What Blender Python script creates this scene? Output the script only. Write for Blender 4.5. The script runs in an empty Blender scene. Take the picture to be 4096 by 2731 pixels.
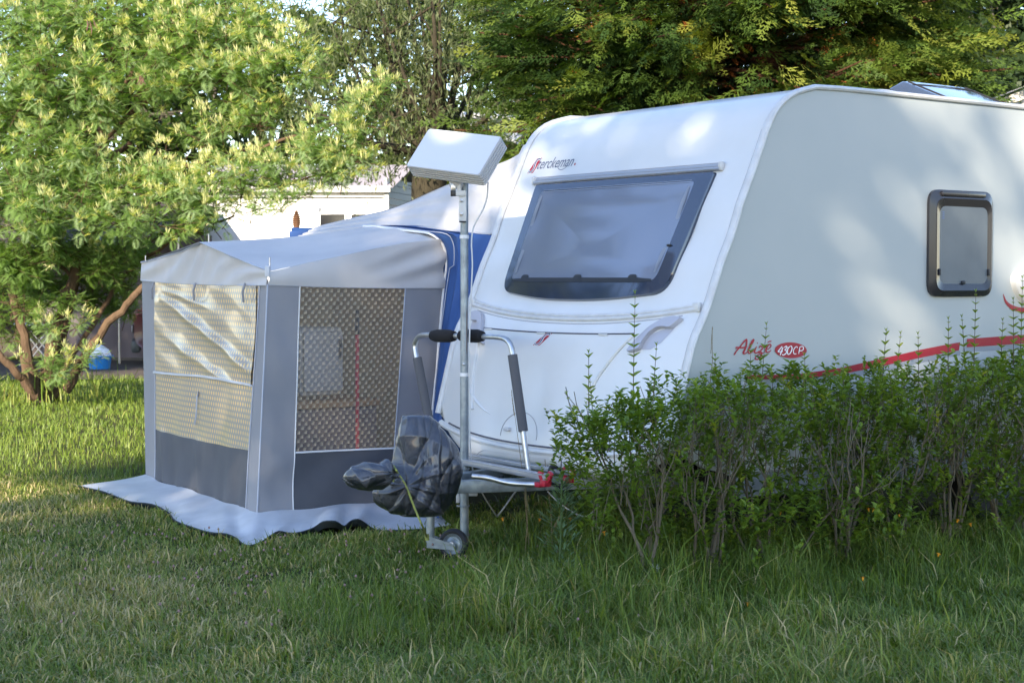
import bpy, bmesh, math
import numpy as np
from mathutils import Vector, Matrix
rad = math.radians
sc = bpy.context.scene
COL = sc.collection

# ------------------------------------------------------------------ camera, sky, sun, exposure
CAM_H = 1.5253
cam = bpy.data.cameras.new('camera'); camo = bpy.data.objects.new('camera', cam); COL.objects.link(camo)
cam.lens = 57.40; cam.sensor_width = 36.0; cam.sensor_fit = 'HORIZONTAL'
cam.clip_start = 0.1; cam.clip_end = 600
camo.location = (0, 0, CAM_H)
camo.rotation_euler = (Matrix.Rotation(rad(90) - 0.0375, 3, 'X') @ Matrix.Rotation(0.0012, 3, 'Z')).to_euler()
cam.dof.use_dof = True; cam.dof.focus_distance = 9.2; cam.dof.aperture_fstop = 6.0
sc.camera = camo

SUN_EL = rad(25.0)
SUN_AZ = math.atan2(-0.40, -0.92)          # direction TO the sun (x, y): behind the camera, a little left
sun_dir = Vector((math.sin(SUN_AZ) * math.cos(SUN_EL), math.cos(SUN_AZ) * math.cos(SUN_EL), math.sin(SUN_EL)))
w = bpy.data.worlds.new('World'); sc.world = w; w.use_nodes = True
nt = w.node_tree; nt.nodes.clear()
sky = nt.nodes.new('ShaderNodeTexSky'); sky.sky_type = 'NISHITA'; sky.sun_disc = False
sky.sun_elevation = SUN_EL; sky.sun_rotation = SUN_AZ; sky.air_density = 1.0; sky.dust_density = 0.15; sky.ozone_density = 2.0
bg = nt.nodes.new('ShaderNodeBackground'); bg.inputs[1].default_value = 0.15
wo = nt.nodes.new('ShaderNodeOutputWorld')
tint = nt.nodes.new('ShaderNodeMix'); tint.data_type = 'RGBA'; tint.blend_type = 'MULTIPLY'; tint.inputs[0].default_value = 1.0; tint.inputs[7].default_value = (1.08, 1.0, 1.01, 1)
nt.links.new(sky.outputs[0], tint.inputs[6]); nt.links.new(tint.outputs[2], bg.inputs[0]); nt.links.new(bg.outputs[0], wo.inputs[0])
sl = bpy.data.lights.new('sun', 'SUN'); sl.energy = 5.0; sl.angle = rad(0.53); sl.color = (1.0, 0.86, 0.66)
so = bpy.data.objects.new('sun', sl); COL.objects.link(so)
so.rotation_euler = (-sun_dir).to_track_quat('-Z', 'Y').to_euler()
so.location = sun_dir * 60
sc.view_settings.view_transform = 'Standard'; sc.view_settings.look = 'None'
sc.view_settings.exposure = 1.66; sc.view_settings.gamma = 1.0
sc.render.engine = 'CYCLES'
cy = sc.cycles
cy.max_bounces = 7; cy.diffuse_bounces = 3; cy.glossy_bounces = 3; cy.transmission_bounces = 4; cy.transparent_max_bounces = 12
cy.use_denoising = True; cy.sample_clamp_indirect = 6.0

# ------------------------------------------------------------------ helpers
def tag(o, label=None, cat=None, group=None, kind=None):
    if label: o['label'] = label
    if cat: o['category'] = cat
    if group: o['group'] = group
    if kind: o['kind'] = kind
    return o
def empty(name, loc=(0, 0, 0), rz=0.0, label=None, cat=None, group=None):
    o = bpy.data.objects.new(name, None); COL.objects.link(o); o.empty_display_size = 0.1
    o.location = loc; o.rotation_euler = (0, 0, rz)
    return tag(o, label, cat, group)

def inp(b, name, v):
    if name in b.inputs: b.inputs[name].default_value = v
MATS = {}
def mat(name, col, rough=0.5, metal=0.0, spec=0.5, col2=None, nscale=8.0, ncontrast=0.5, bump=0.0, bscale=40.0, coat=0.0, transl=0.0, trcol=None, stretch=None, sheen=0.0):
    m = bpy.data.materials.new(name); m.use_nodes = True; MATS[name] = m
    t = m.node_tree; b = t.nodes['Principled BSDF']; out = t.nodes['Material Output']
    inp(b, 'Base Color', (*col, 1)); inp(b, 'Roughness', rough); inp(b, 'Metallic', metal); inp(b, 'Specular IOR Level', spec)
    inp(b, 'Coat Weight', coat); inp(b, 'Coat Roughness', 0.06)
    tc = t.nodes.new('ShaderNodeTexCoord'); mp = t.nodes.new('ShaderNodeMapping')
    t.links.new(tc.outputs['Object'], mp.inputs[0])
    if stretch: mp.inputs['Scale'].default_value = stretch
    if col2 is not None:
        n = t.nodes.new('ShaderNodeTexNoise'); n.inputs['Scale'].default_value = nscale; n.inputs['Detail'].default_value = 6
        t.links.new(mp.outputs[0], n.inputs['Vector'])
        r = t.nodes.new('ShaderNodeMapRange'); r.inputs[1].default_value = 0.5 - 0.5 * ncontrast * 0.6; r.inputs[2].default_value = 0.5 + 0.5 * ncontrast * 0.6
        mx = t.nodes.new('ShaderNodeMix'); mx.data_type = 'RGBA'
        mx.inputs[6].default_value = (*col, 1); mx.inputs[7].default_value = (*col2, 1)
        t.links.new(n.outputs[0], r.inputs[0]); t.links.new(r.outputs[0], mx.inputs[0]); t.links.new(mx.outputs[2], b.inputs['Base Color'])
    if bump > 0:
        n2 = t.nodes.new('ShaderNodeTexNoise'); n2.inputs['Scale'].default_value = bscale; n2.inputs['Detail'].default_value = 4
        t.links.new(mp.outputs[0], n2.inputs['Vector'])
        bp = t.nodes.new('ShaderNodeBump'); bp.inputs['Strength'].default_value = 1.0; bp.inputs['Distance'].default_value = bump
        t.links.new(n2.outputs[0], bp.inputs['Height']); t.links.new(bp.outputs[0], b.inputs['Normal'])
    if transl > 0:
        tr = t.nodes.new('ShaderNodeBsdfTranslucent'); tr.inputs[0].default_value = (*(trcol or col), 1)
        if col2 is not None and trcol is None: t.links.new(mx.outputs[2], tr.inputs[0])
        ms = t.nodes.new('ShaderNodeMixShader'); ms.inputs[0].default_value = transl
        t.links.new(b.outputs[0], ms.inputs[1]); t.links.new(tr.outputs[0], ms.inputs[2]); t.links.new(ms.outputs[0], out.inputs[0])
    return m
def leafmat(name, stops, rough=0.55, transl=0.35, spec=0.25, trboost=1.3):
    """leaf colour from the per-leaf 'tone' attribute"""
    m = bpy.data.materials.new(name); m.use_nodes = True
    t = m.node_tree; b = t.nodes['Principled BSDF']; out = t.nodes['Material Output']
    at = t.nodes.new('ShaderNodeAttribute'); at.attribute_name = 'tone'
    cr = t.nodes.new('ShaderNodeValToRGB'); e = cr.color_ramp.elements
    e[0].position = stops[0][0]; e[0].color = (*stops[0][1], 1); e[1].position = stops[-1][0]; e[1].color = (*stops[-1][1], 1)
    for p, c in stops[1:-1]:
        x = e.new(p); x.color = (*c, 1)
    t.links.new(at.outputs['Fac'], cr.inputs[0]); t.links.new(cr.outputs[0], b.inputs['Base Color'])
    inp(b, 'Roughness', rough); inp(b, 'Specular IOR Level', spec)
    tr = t.nodes.new('ShaderNodeBsdfTranslucent')
    mu = t.nodes.new('ShaderNodeMix'); mu.data_type = 'RGBA'; mu.blend_type = 'MULTIPLY'; mu.inputs[0].default_value = 1.0
    mu.inputs[7].default_value = (1.15 * trboost, 1.2 * trboost, 0.45 * trboost, 1)
    t.links.new(cr.outputs[0], mu.inputs[6]); t.links.new(mu.outputs[2], tr.inputs[0])
    ms = t.nodes.new('ShaderNodeMixShader'); ms.inputs[0].default_value = transl
    t.links.new(b.outputs[0], ms.inputs[1]); t.links.new(tr.outputs[0], ms.inputs[2]); t.links.new(ms.outputs[0], out.inputs[0])
    return m

def link_mesh(me, name, m, parent=None, smooth=True, angle=None, mats=None):
    o = bpy.data.objects.new(name, me); COL.objects.link(o)
    for x in (mats or [m]): me.materials.append(x)
    if smooth:
        me.polygons.foreach_set('use_smooth', np.ones(len(me.polygons), bool))
        if angle: me.set_sharp_from_angle(angle=rad(angle))
    if parent is not None: o.parent = parent
    return o
class MB:
    def __init__(s): s.v = []; s.f = []; s.uv = None
    def add(s, v, f):
        o = len(s.v); s.v += [tuple(map(float, p)) for p in v]; s.f += [tuple(i + o for i in q) for q in f]; return s
    def grid(s, P, flip=False, closeu=False):
        """P: array (n, m, 3)"""
        P = np.asarray(P, float); n, m = P.shape[:2]; o = len(s.v); s.v += [tuple(p) for p in P.reshape(-1, 3)]
        for i in range(n if closeu else n - 1):
            for j in range(m - 1):
                i2 = (i + 1) % n
                q = (o + i * m + j, o + i2 * m + j, o + i2 * m + j + 1, o + i * m + j + 1)
                s.f.append(q[::-1] if flip else q)
        return s
    def box(s, c, size, rot=None, bevel=0.0, seg=2):
        bm = bmesh.new(); bmesh.ops.create_cube(bm, size=1.0)
        bmesh.ops.scale(bm, vec=Vector(size), verts=bm.verts)
        if bevel > 0: bmesh.ops.bevel(bm, geom=list(bm.edges), offset=bevel, segments=seg, profile=0.5, affect='EDGES')
        M = Matrix.Translation(Vector(c)) @ (rot.to_4x4() if rot is not None else Matrix.Identity(4))
        bm.verts.index_update()
        s.add([M @ v.co for v in bm.verts], [[v.index for v in f.verts] for f in bm.faces]); bm.free(); return s
    def tube(s, pts, r, n=8, closed=False, caps=True, flat=1.0, up=None):
        P = np.array([list(p) for p in pts], float); k = len(P); r = np.broadcast_to(np.asarray(r, float), (k,))
        T = np.zeros_like(P)
        T[1:-1] = P[2:] - P[:-2]; T[0] = P[1] - P[0]; T[-1] = P[-1] - P[-2]
        if closed: T[0] = P[1] - P[-1]; T[-1] = P[0] - P[-2]
        T /= np.linalg.norm(T, axis=1)[:, None] + 1e-12
        ref = np.array(up if up is not None else ((0, 0, 1) if abs(T[0][2]) < 0.9 else (1, 0, 0)), float)
        N = ref - T[0] * (ref @ T[0]); N /= np.linalg.norm(N)
        rings = []
        for i in range(k):
            if up is not None: N = np.array(up, float)
            N = N - T[i] * (N @ T[i]); N /= np.linalg.norm(N) + 1e-12
            B = np.cross(T[i], N)
            a = np.linspace(0, 2 * math.pi, n, endpoint=False)
            rings.append(P[i] + r[i] * (np.cos(a)[:, None] * N * flat + np.sin(a)[:, None] * B))
        o = len(s.v)
        for R in rings: s.v += [tuple(p) for p in R]
        for i in range(k if closed else k - 1):
            i2 = (i + 1) % k
            for j in range(n):
                j2 = (j + 1) % n
                s.f.append((o + i * n + j, o + i * n + j2, o + i2 * n + j2, o + i2 * n + j))
        if caps and not closed:
            s.f.append(tuple(o + j for j in range(n))[::-1]); s.f.append(tuple(o + (k - 1) * n + j for j in range(n)))
        return s
    def lathe(s, prof, axis_o=(0, 0, 0), rot=None, n=24):
        M = Matrix.Translation(Vector(axis_o)) @ (rot.to_4x4() if rot is not None else Matrix.Identity(4))
        o = len(s.v); m = len(prof)
        for i in range(n):
            a = 2 * math.pi * i / n
            for r_, z_ in prof: s.v.append(tuple(M @ Vector((r_ * math.cos(a), r_ * math.sin(a), z_))))
        for i in range(n):
            i2 = (i + 1) % n
            for j in range(m - 1): s.f.append((o + i * m + j, o + i2 * m + j, o + i2 * m + j + 1, o + i * m + j + 1))
        return s
    def prism(s, poly, f0, f1):
        """poly 2D list; f0,f1 map (x,y)->3D for both faces"""
        n = len(poly); o = len(s.v)
        s.v += [tuple(f0(*p)) for p in poly] + [tuple(f1(*p)) for p in poly]
        s.f.append(tuple(o + i for i in range(n))[::-1]); s.f.append(tuple(o + n + i for i in range(n)))
        for i in range(n):
            j = (i + 1) % n; s.f.append((o + i, o + j, o + n + j, o + n + i))
        return s
    def build(s, name, m, parent=None, smooth=True, angle=35, solid=0.0, uv=None):
        me = bpy.data.meshes.new(name); me.from_pydata(s.v, [], s.f); me.update()
        if uv is not None:
            l = me.uv_layers.new(name='UVMap'); vi = np.zeros(len(me.loops), int); me.loops.foreach_get('vertex_index', vi)
            l.data.foreach_set('uv', np.asarray(uv, float)[vi].ravel())
        o = link_mesh(me, name, m, parent, smooth, angle)
        if solid:
            md = o.modifiers.new('thickness', 'SOLIDIFY'); md.thickness = solid; md.offset = 0
        return o
def fast_mesh(name, V, F, m, parent=None, tone=None, smooth=False):
    """V (N,3), F (M,k) index array, tone per vertex"""
    V = np.asarray(V, np.float32); F = np.asarray(F, np.int32); k = F.shape[1]
    me = bpy.data.meshes.new(name); me.vertices.add(len(V)); me.vertices.foreach_set('co', V.ravel())
    me.loops.add(F.size); me.loops.foreach_set('vertex_index', F.ravel())
    me.polygons.add(len(F)); me.polygons.foreach_set('loop_start', np.arange(0, F.size, k, dtype=np.int32))
    try: me.polygons.foreach_set('loop_total', np.full(len(F), k, np.int32))
    except Exception: pass
    me.update(calc_edges=True)
    if tone is not None:
        a = me.attributes.new('tone', 'FLOAT', 'POINT'); a.data.foreach_set('value', np.asarray(tone, np.float32))
    return link_mesh(me, name, m, parent, smooth)
def nrm(A): return A / (np.linalg.norm(A, axis=-1, keepdims=True) + 1e-9)
def catmull(pts, sub=6):
    P = np.array([list(p) for p in pts], float)
    if len(P) < 3: return P
    Q = np.vstack([2 * P[0] - P[1], P, 2 * P[-1] - P[-2]]); out = []
    for i in range(1, len(Q) - 2):
        for k in range(sub):
            t = k / sub
            out.append(0.5 * ((2 * Q[i]) + (-Q[i - 1] + Q[i + 1]) * t + (2 * Q[i - 1] - 5 * Q[i] + 4 * Q[i + 1] - Q[i + 2]) * t * t + (-Q[i - 1] + 3 * Q[i] - 3 * Q[i + 1] + Q[i + 2]) * t ** 3))
    out.append(Q[-2]); return np.array(out)
def roundpoly(pts, radii, n=8):
    """rounded polygon outline, same vertex count for the same corner count"""
    out = []; k = len(pts)
    for i in range(k):
        p0, p, p1 = (np.array(pts[(i + d) % k], float) for d in (-1, 0, 1)); r = radii[i] if hasattr(radii, '__len__') else radii
        a = (p0 - p); la = np.linalg.norm(a); a /= la; b = (p1 - p); lb = np.linalg.norm(b); b /= lb
        r = min(r, la * .49, lb * .49)
        A = p + a * r; B = p + b * r
        for t in np.linspace(0, 1, n): out.append((1 - t) ** 2 * A + 2 * t * (1 - t) * p + t * t * B)
    return np.array(out)
def ring_strip(mb, O, I, f):
    """surface between two outlines with equal counts, each row (outline, offset)"""
    rows = [np.array([f(x, y, off) for x, y in ol]) for ol, off in zip(O, I)]
    mb.grid(np.array(rows).transpose(1, 0, 2), closeu=True)
def fill_fan(mb, ol, f, off, rings=5, flip=False):
    """fills an outline by shrinking rings to its centre so that it follows a curved surface"""
    ol = np.array(ol); c = ol.mean(0); rows = []
    for k in range(rings + 1):
        t = 1 - k / rings * 0.999; q = c + (ol - c) * t
        rows.append(np.array([f(x, y, off) for x, y in q]))
    mb.grid(np.array(rows).transpose(1, 0, 2), closeu=True, flip=flip)
def ribbon(mb, pts, wid, f, off, sub=6):
    """brush stroke of varying width on a surface"""
    P = catmull(pts, sub); n = len(P); T = np.gradient(P, axis=0); T /= np.linalg.norm(T, axis=1)[:, None] + 1e-9
    N = np.stack([-T[:, 1], T[:, 0]], 1)
    if np.ndim(wid) == 0: W = np.full(n, wid)
    else: W = np.interp(np.linspace(0, 1, n), np.linspace(0, 1, len(wid)), wid)
    e = np.sqrt(np.clip(np.minimum(np.arange(n), n - 1 - np.arange(n)) / 2.0, 0.25, 1)); W = W * e
    A = P + N * W[:, None] / 2; B = P - N * W[:, None] / 2
    mb.grid(np.array([[f(*a, off) for a in A], [f(*((a + b) / 2), off + .0004) for a, b in zip(A, B)], [f(*b, off) for b in B]]))
def text_mesh(txt, f, size, org, direc=1, shear=0.0, off=0.002, sx=1.0):
    """built-in lettering turned into a mesh and laid on a surface function f(x,y,off)"""
    cu = bpy.data.curves.new('lettering', 'FONT'); cu.body = txt; cu.size = size; cu.shear = shear; cu.offset = 0.0; cu.resolution_u = 4
    to = bpy.data.objects.new('lettering', cu); COL.objects.link(to)
    dg = bpy.context.evaluated_depsgraph_get(); me = bpy.data.meshes.new_from_object(to.evaluated_get(dg))
    V = [f(org[0] + direc * v.co.x * sx, org[1] + v.co.y, off) for v in me.vertices]
    F = [list(p.vertices) for p in me.polygons]
    bpy.data.objects.remove(to); bpy.data.curves.remove(cu); bpy.data.meshes.remove(me)
    return V, F

# local frame of the caravan: x = along it to the rear, y = across it away from the camera, z = up
PHI = 0.6389; O3 = Vector((1.4628, 8.8102, 0)); MC = Matrix.Translation(O3) @ Matrix.Rotation(PHI, 4, 'Z')
def W3(a, b, z): return MC @ Vector((a, b, z))
UX = np.array([math.cos(PHI), math.sin(PHI), 0]); VX = np.array([-math.sin(PHI), math.cos(PHI), 0])
# ------------------------------------------------------------------ materials
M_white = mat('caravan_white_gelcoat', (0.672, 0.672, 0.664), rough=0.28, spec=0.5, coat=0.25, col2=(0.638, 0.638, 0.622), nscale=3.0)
M_trimw = mat('white_plastic_trim', (0.622, 0.622, 0.613), rough=0.35, col2=(0.554, 0.546, 0.529), nscale=14)
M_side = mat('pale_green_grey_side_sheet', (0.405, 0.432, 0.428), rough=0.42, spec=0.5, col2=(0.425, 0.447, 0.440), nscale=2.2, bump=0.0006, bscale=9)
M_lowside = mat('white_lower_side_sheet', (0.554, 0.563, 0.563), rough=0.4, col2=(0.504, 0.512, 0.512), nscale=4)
M_shadowline = mat('dark_seam_gap', (0.10, 0.10, 0.12), rough=0.8)
M_seal = mat('dirty_sealant', (0.36, 0.35, 0.36), rough=0.7)
M_alu = mat('anodised_aluminium', (0.62, 0.63, 0.64), rough=0.3, metal=0.9, col2=(0.5, 0.5, 0.5), nscale=30)
M_aludull = mat('dull_grey_aluminium_profile', (0.42, 0.43, 0.46), rough=0.4, metal=0.55)
M_galv = mat('galvanised_steel', (0.36, 0.40, 0.42), rough=0.45, metal=0.55, col2=(0.22, 0.25, 0.27), nscale=22, ncontrast=0.7)
M_winborder = mat('tinted_acrylic_border', (0.024, 0.034, 0.063), rough=0.07, spec=0.9, coat=1.0)
M_winblind = mat('acrylic_over_grey_blind', (0.168, 0.197, 0.269), rough=0.10, spec=0.8, coat=1.0, col2=(0.185, 0.214, 0.286), nscale=1.5)
M_blindrail = mat('blind_cassette_rail', (0.218, 0.235, 0.277), rough=0.3, coat=0.8)
M_rubber = mat('black_rubber', (0.015, 0.016, 0.02), rough=0.55)
M_frame = mat('smoked_window_frame', (0.030, 0.028, 0.032), rough=0.25, spec=0.5, coat=0.25)
M_pane2 = mat('grey_acrylic_small_pane', (0.109, 0.130, 0.151), rough=0.3, spec=0.3, coat=0.0, col2=(0.143, 0.168, 0.189), nscale=5, ncontrast=0.8)
M_red = mat('red_vinyl', (0.353, 0.008, 0.025), rough=0.4)
M_greyv = mat('grey_vinyl', (0.302, 0.319, 0.353), rough=0.4)
M_navy = mat('slate_blue_vinyl', (0.085, 0.105, 0.17), rough=0.4)
M_whitev = mat('white_vinyl', (0.85, 0.85, 0.85), rough=0.4)
M_orange = mat('orange_reflector', (0.75, 0.09, 0.01), rough=0.3, coat=0.6)
M_solar = mat('smoked_rooflight_acrylic', (0.03, 0.04, 0.06), rough=0.05, spec=0.9, coat=1.0)
M_handle = mat('pearl_grey_grip', (0.420, 0.420, 0.470), rough=0.3, coat=0.3)
M_darkunder = mat('underbody', (0.012, 0.013, 0.014), rough=0.9)

# ------------------------------------------------------------------ caravan
WID = 2.1426
PROF = np.array([(-.79, .40), (-.835, .46), (-.828, .55), (-.812, .66), (-.78, .78), (-.74, .93), (-.708, 1.046), (-.693, 1.102), (-.65, 1.222), (-.583, 1.337), (-.53, 1.452), (-.462, 1.618),
                 (-.385, 1.77), (-.325, 1.924), (-.258, 2.062), (-.193, 2.201), (-.122, 2.356), (-.047, 2.458), (.067, 2.531), (.232, 2.577)])
PROFS = catmull(PROF, 5)
def prof(z): return np.interp(z, PROFS[:, 1], PROFS[:, 0])
def bulge(b, z):
    t = 1 - min(1.0, abs(2 * b / WID - 1)) ** 4
    m = 0.05 * (1 / (1 + math.exp((z - 1.33) / 0.05))) + 0.02 / (1 + math.exp((z - 1.75) / 0.15))
    return m * t
def front0(b, z): return np.array([prof(z) - bulge(b, z), b, z])
def front(b, z, off=0.0):
    p = front0(b, z)
    if off:
        du = front0(b + .01, z) - front0(b - .01, z); dv = front0(b, z + .02) - front0(b, z - .02)
        n = np.cross(dv, du); n /= np.linalg.norm(n)
        if n[0] > 0: n = -n
        p = p + n * off
    return p
def sidef(a, z, off=0.0): return np.array([a, -off, z])

van = empty('caravan', W3(0, 0, 0), PHI, 'large white touring caravan with pale grey-green side, sloping front and dark front window', 'caravan')
def zbot(b):
    t = abs(b - WID / 2); return 0.44 + 0.26 * max(0, (t - .55) / (WID / 2 - .55)) ** 2.2
# front moulding + roof
bs = np.concatenate([[0, .012, .03, .06], np.linspace(.1, WID - .1, 40), [WID - .06, WID - .03, WID - .012, WID]])
mb = MB(); rows = []
for b in bs:
    zb = zbot(b); e = min(b, WID - b); rd = 0.0
    zl = np.concatenate([np.linspace(zb, .95, 14), np.linspace(1.0, 2.2, 40), np.linspace(2.22, 2.577, 24)])
    col = []
    for i, z in enumerate(zl):
        p = front0(b, z)
        if z < zb + .10: p[0] += 0.10 * (1 - (z - zb) / .10) ** 2
        p[0] += 0.03 * max(0, 1 - e / .05) ** 2
        col.append(p)
    for a in (.30, .45, .7, 1.2, 2.0, 3.0, 4.1): col.append(np.array([a, b, 2.577 + (.012 if a > .4 else .006) * math.sin(math.pi * b / WID)]))
    for k in range(1, 8):
        t = k / 7 * math.pi / 2; col.append(np.array([4.1 + .3 * math.sin(t), b, 2.277 + .3 * math.cos(t)]))
    col.append(np.array([4.45, b, .5]))
    rows.append(col)
mb.grid(np.array(rows), flip=True)
mb.build('front_and_roof_shell', M_white, van, angle=50)
# side walls
def side_outline(lowz=0.505):
    P = [tuple(p) for p in PROFS if p[1] >= .70]
    P += [(4.1, 2.577)] + [(4.1 + .3 * math.sin(k / 7 * math.pi / 2), 2.277 + .3 * math.cos(k / 7 * math.pi / 2)) for k in range(1, 8)] + [(4.45, lowz)]
    P += [(-.40, lowz), (-.58, .545), (-.71, .61)]
    return P
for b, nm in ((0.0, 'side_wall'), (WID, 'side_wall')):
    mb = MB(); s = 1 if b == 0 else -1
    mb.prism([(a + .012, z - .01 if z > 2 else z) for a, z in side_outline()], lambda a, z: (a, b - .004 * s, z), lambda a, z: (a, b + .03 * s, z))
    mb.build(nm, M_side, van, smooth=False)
# lower white band on the near side and its grey and red stripes
sa = np.array([-.30, -.05, .143, .45, .708, .92, 1.121, 1.30, 1.476]); sz = np.array([1.025, 1.019, 1.018, 1.040, 1.073, 1.098, 1.124, 1.143, 1.160])
sw = np.array([.020, .024, .028, .036, .041, .044, .046, .047, .048])
def stripe(aa): return np.interp(aa, sa, sz), np.interp(aa, sa, sw)
mb = MB(); aa = np.linspace(-.70, 1.50, 40); bb = np.linspace(1.50, 4.40, 40)
def lowtop(a):
    if a < -.2: return 0.985 - .0 * a
    if a < 1.5: return float(np.interp(a, sa, sz - sw)) - .028
    return 1.13 + .006 * (a - 1.5) - .028
aa = np.concatenate([aa, bb])
R = [[(a, -.006, .51 if a > -.45 else .51 + (-.45 - a) * .4) for a in aa], [(a, -.006, lowtop(a)) for a in aa]]
mb.grid(np.array(R)); mb.build('lower_side_panel', M_lowside, van, smooth=False)
mb = MB(); aa = np.linspace(-.10, 1.49, 40); z0, w0 = stripe(aa)
mb.grid(np.array([[(a, -.0075, z - wd - .030 * min(1, (a + .15) * 3)) for a, z, wd in zip(aa, z0, w0)], [(a, -.0075, z - wd) for a, z, wd in zip(aa, z0, w0)]]))
aa = np.linspace(1.52, 4.2, 10); mb.grid(np.array([[(a, -.0075, 1.100 + .01 * (a - 1.5)) for a in aa], [(a, -.0075, 1.128 + .01 * (a - 1.5)) for a in aa]]))
mb.build('grey_stripe', M_greyv, van, smooth=False)
mb = MB(); aa = np.linspace(-.278, 1.476, 60); z0, w0 = stripe(aa)
mb.grid(np.array([[(a, -.009, z - wd) for a, z, wd in zip(aa, z0, w0)], [(a + (.012 if i == 59 else 0), -.009, z) for i, (a, z) in enumerate(zip(aa, z0))]]))
mb.build('red_stripe', M_red, van, smooth=False)
mb = MB(); aa = np.linspace(1.55, 4.2, 12); mb.grid(np.array([[(a, -.009, 1.128 + .02 * (a - 1.5)) for a in aa], [(a, -.009, 1.178 + .025 * (a - 1.5)) for a in aa]]))
mb.build('red_stripe', M_red, van, smooth=False)
# model lettering on the side
def z6(x, y):
    x2 = x; a = -.61 + .4465e-3 * x2 + .0175e-6 * x2 * x2; z = 1.294 - .007e-3 * x2 - y * 1e-3 * (.331 + .011e-3 * x2); return a, z
def f6(x, y, off): a, z = z6(x, y); return sidef(a, z, off)
mb = MB(); WS = 24
for st, wd in [([(520, 468), (560, 405), (620, 330), (680, 255), (722, 212)], [24, 20, 22, 24, 22]), ([(722, 212), (718, 280), (703, 350), (682, 400), (668, 438), (695, 443), (735, 412)], [22, 26, 26, 28, 28, 20, 14]),
               ([(556, 372), (556, 345), (600, 350), (660, 350), (730, 332)], [14, 18, 26, 26, 14]), ([(735, 412), (780, 335), (828, 245), (826, 222), (800, 255), (765, 335), (742, 405), (760, 438), (795, 425), (830, 395)], [12, 16, 20, 20, 24, 26, 26, 24, 18, 12]),
               ([(876, 330), (845, 395), (850, 430), (880, 432), (915, 400)], [20, 26, 26, 20, 12]), ([(882, 272), (892, 284)], [28, 28]),
               ([(912, 362), (932, 325), (958, 335), (992, 322), (975, 355), (935, 400), (905, 428), (950, 425), (950, 468), (905, 528), (865, 530), (855, 508), (890, 470), (960, 440), (1010, 415)], [14, 20, 18, 20, 22, 20, 24, 26, 24, 22, 22, 18, 16, 14, 12]),
               ([(1020, 392), (1070, 362), (1100, 320), (1080, 298), (1045, 330), (1020, 385), (1035, 422), (1072, 418), (1105, 385)], [12, 16, 18, 20, 24, 26, 24, 18, 12]), ([(1042, 276), (1070, 256), (1108, 252)], [10, 20, 18])]:
    ribbon(mb, st, wd, f6, .0075)
mb.build('model_lettering', M_red, van, smooth=False)
mb = MB(); th = np.linspace(0, 2 * math.pi, 48, endpoint=False)
fill_fan(mb, [(1414 + 249 * math.cos(t), 401 + 123 * math.sin(t) + 8 * math.cos(t)) for t in th], f6, .0065, 2); mb.build('badge_shadow', M_greyv, van, smooth=False)
mb = MB(); fill_fan(mb, [(1408 + 249 * math.cos(t), 392 + 123 * math.sin(t) + 6 * math.cos(t)) for t in th], f6, .0075, 2); badge = mb.build('oval_badge', M_red, van, smooth=False)
mb = MB()
for st, wd in [([(1270, 330), (1238, 372), (1208, 412), (1245, 414), (1284, 408)], 15), ([(1285, 345), (1262, 405), (1240, 468)], 17), ([(1300, 348), (1335, 330), (1346, 352), (1312, 388), (1342, 402), (1330, 440), (1292, 466), (1268, 455)], 15),
               ([(1392, 330), (1362, 365), (1352, 420), (1366, 456), (1398, 436), (1424, 375), (1416, 332), (1392, 330)], 15), ([(1512, 355), (1492, 336), (1462, 362), (1446, 405), (1458, 448), (1495, 446)], 13),
               ([(1528, 450), (1536, 400), (1548, 336)], 13), ([(1546, 338), (1585, 334), (1602, 350), (1596, 384), (1572, 400), (1536, 400)], 13)]:
    ribbon(mb, st, wd, f6, .0090)
mb.build('badge_number', M_whitev, badge, smooth=False)
# red arc and white round locker at the right
mb = MB(); ribbon(mb, [(1.895, 1.445), (1.925, 1.395), (1.99, 1.362), (2.11, 1.343), (2.4, 1.335)], [.008, .02, .028, .03, .03], sidef, .006); mb.build('red_arc', M_red, van, smooth=False)
mb = MB(); c0 = (2.235, 1.53); th = np.linspace(0, 2 * math.pi, 40, endpoint=False)
for (r, off), (r2, off2) in zip([(.27, .004), (.262, .035), (.235, .05)], [(.262, .035), (.235, .05), (.002, .055)]):
    mb.grid(np.array([[sidef(c0[0] + q * math.cos(t), c0[1] + q * .62 * math.sin(t) * (1 + .35 * math.cos(t + .8)), o_) for q, o_ in ((r, off), (r2, off2))] for t in th]), closeu=True)
mb.build('round_locker_cover', M_trimw, van)
# drip edge below the side wall, edge rails along the profile
mb = MB(); mb.tube([(a, -.012, .512) for a in np.linspace(-.42, 4.4, 8)], .012, 8); mb.build('bottom_rail', M_trimw, van)
mb = MB(); mb.box((2.0, .0, .44), (4.7, .02, .13)); mb.build('sill_panel', mat('grey_sill', (0.30, 0.33, 0.38), rough=.5), van)
def rail_pts(b, z0=.70):
    P = [(a, b, z) for a, z in PROFS if z >= z0][::2]
    P += [(.45, b, 2.583), (1.0, b, 2.585), (2.0, b, 2.585), (3.0, b, 2.585), (4.1, b, 2.583)] + [(4.1 + .3 * math.sin(k / 7 * math.pi / 2), b, 2.28 + .3 * math.cos(k / 7 * math.pi / 2)) for k in range(1, 8)] + [(4.45, b, 1.2)]
    return P
for b, s in ((0.004, -1), (WID - .004, 1)):
    mb = MB(); mb.tube(rail_pts(b), .017, 10, flat=1.5, up=(0, 1, 0)); 
    r = mb.build('edge_rail', M_trimw, van)
mb = MB(); P = np.array(rail_pts(.030)); mb.tube(P[:int(len(P) * .62)], .006, 6); mb.build('rail_seal', M_seal, van)
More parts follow.
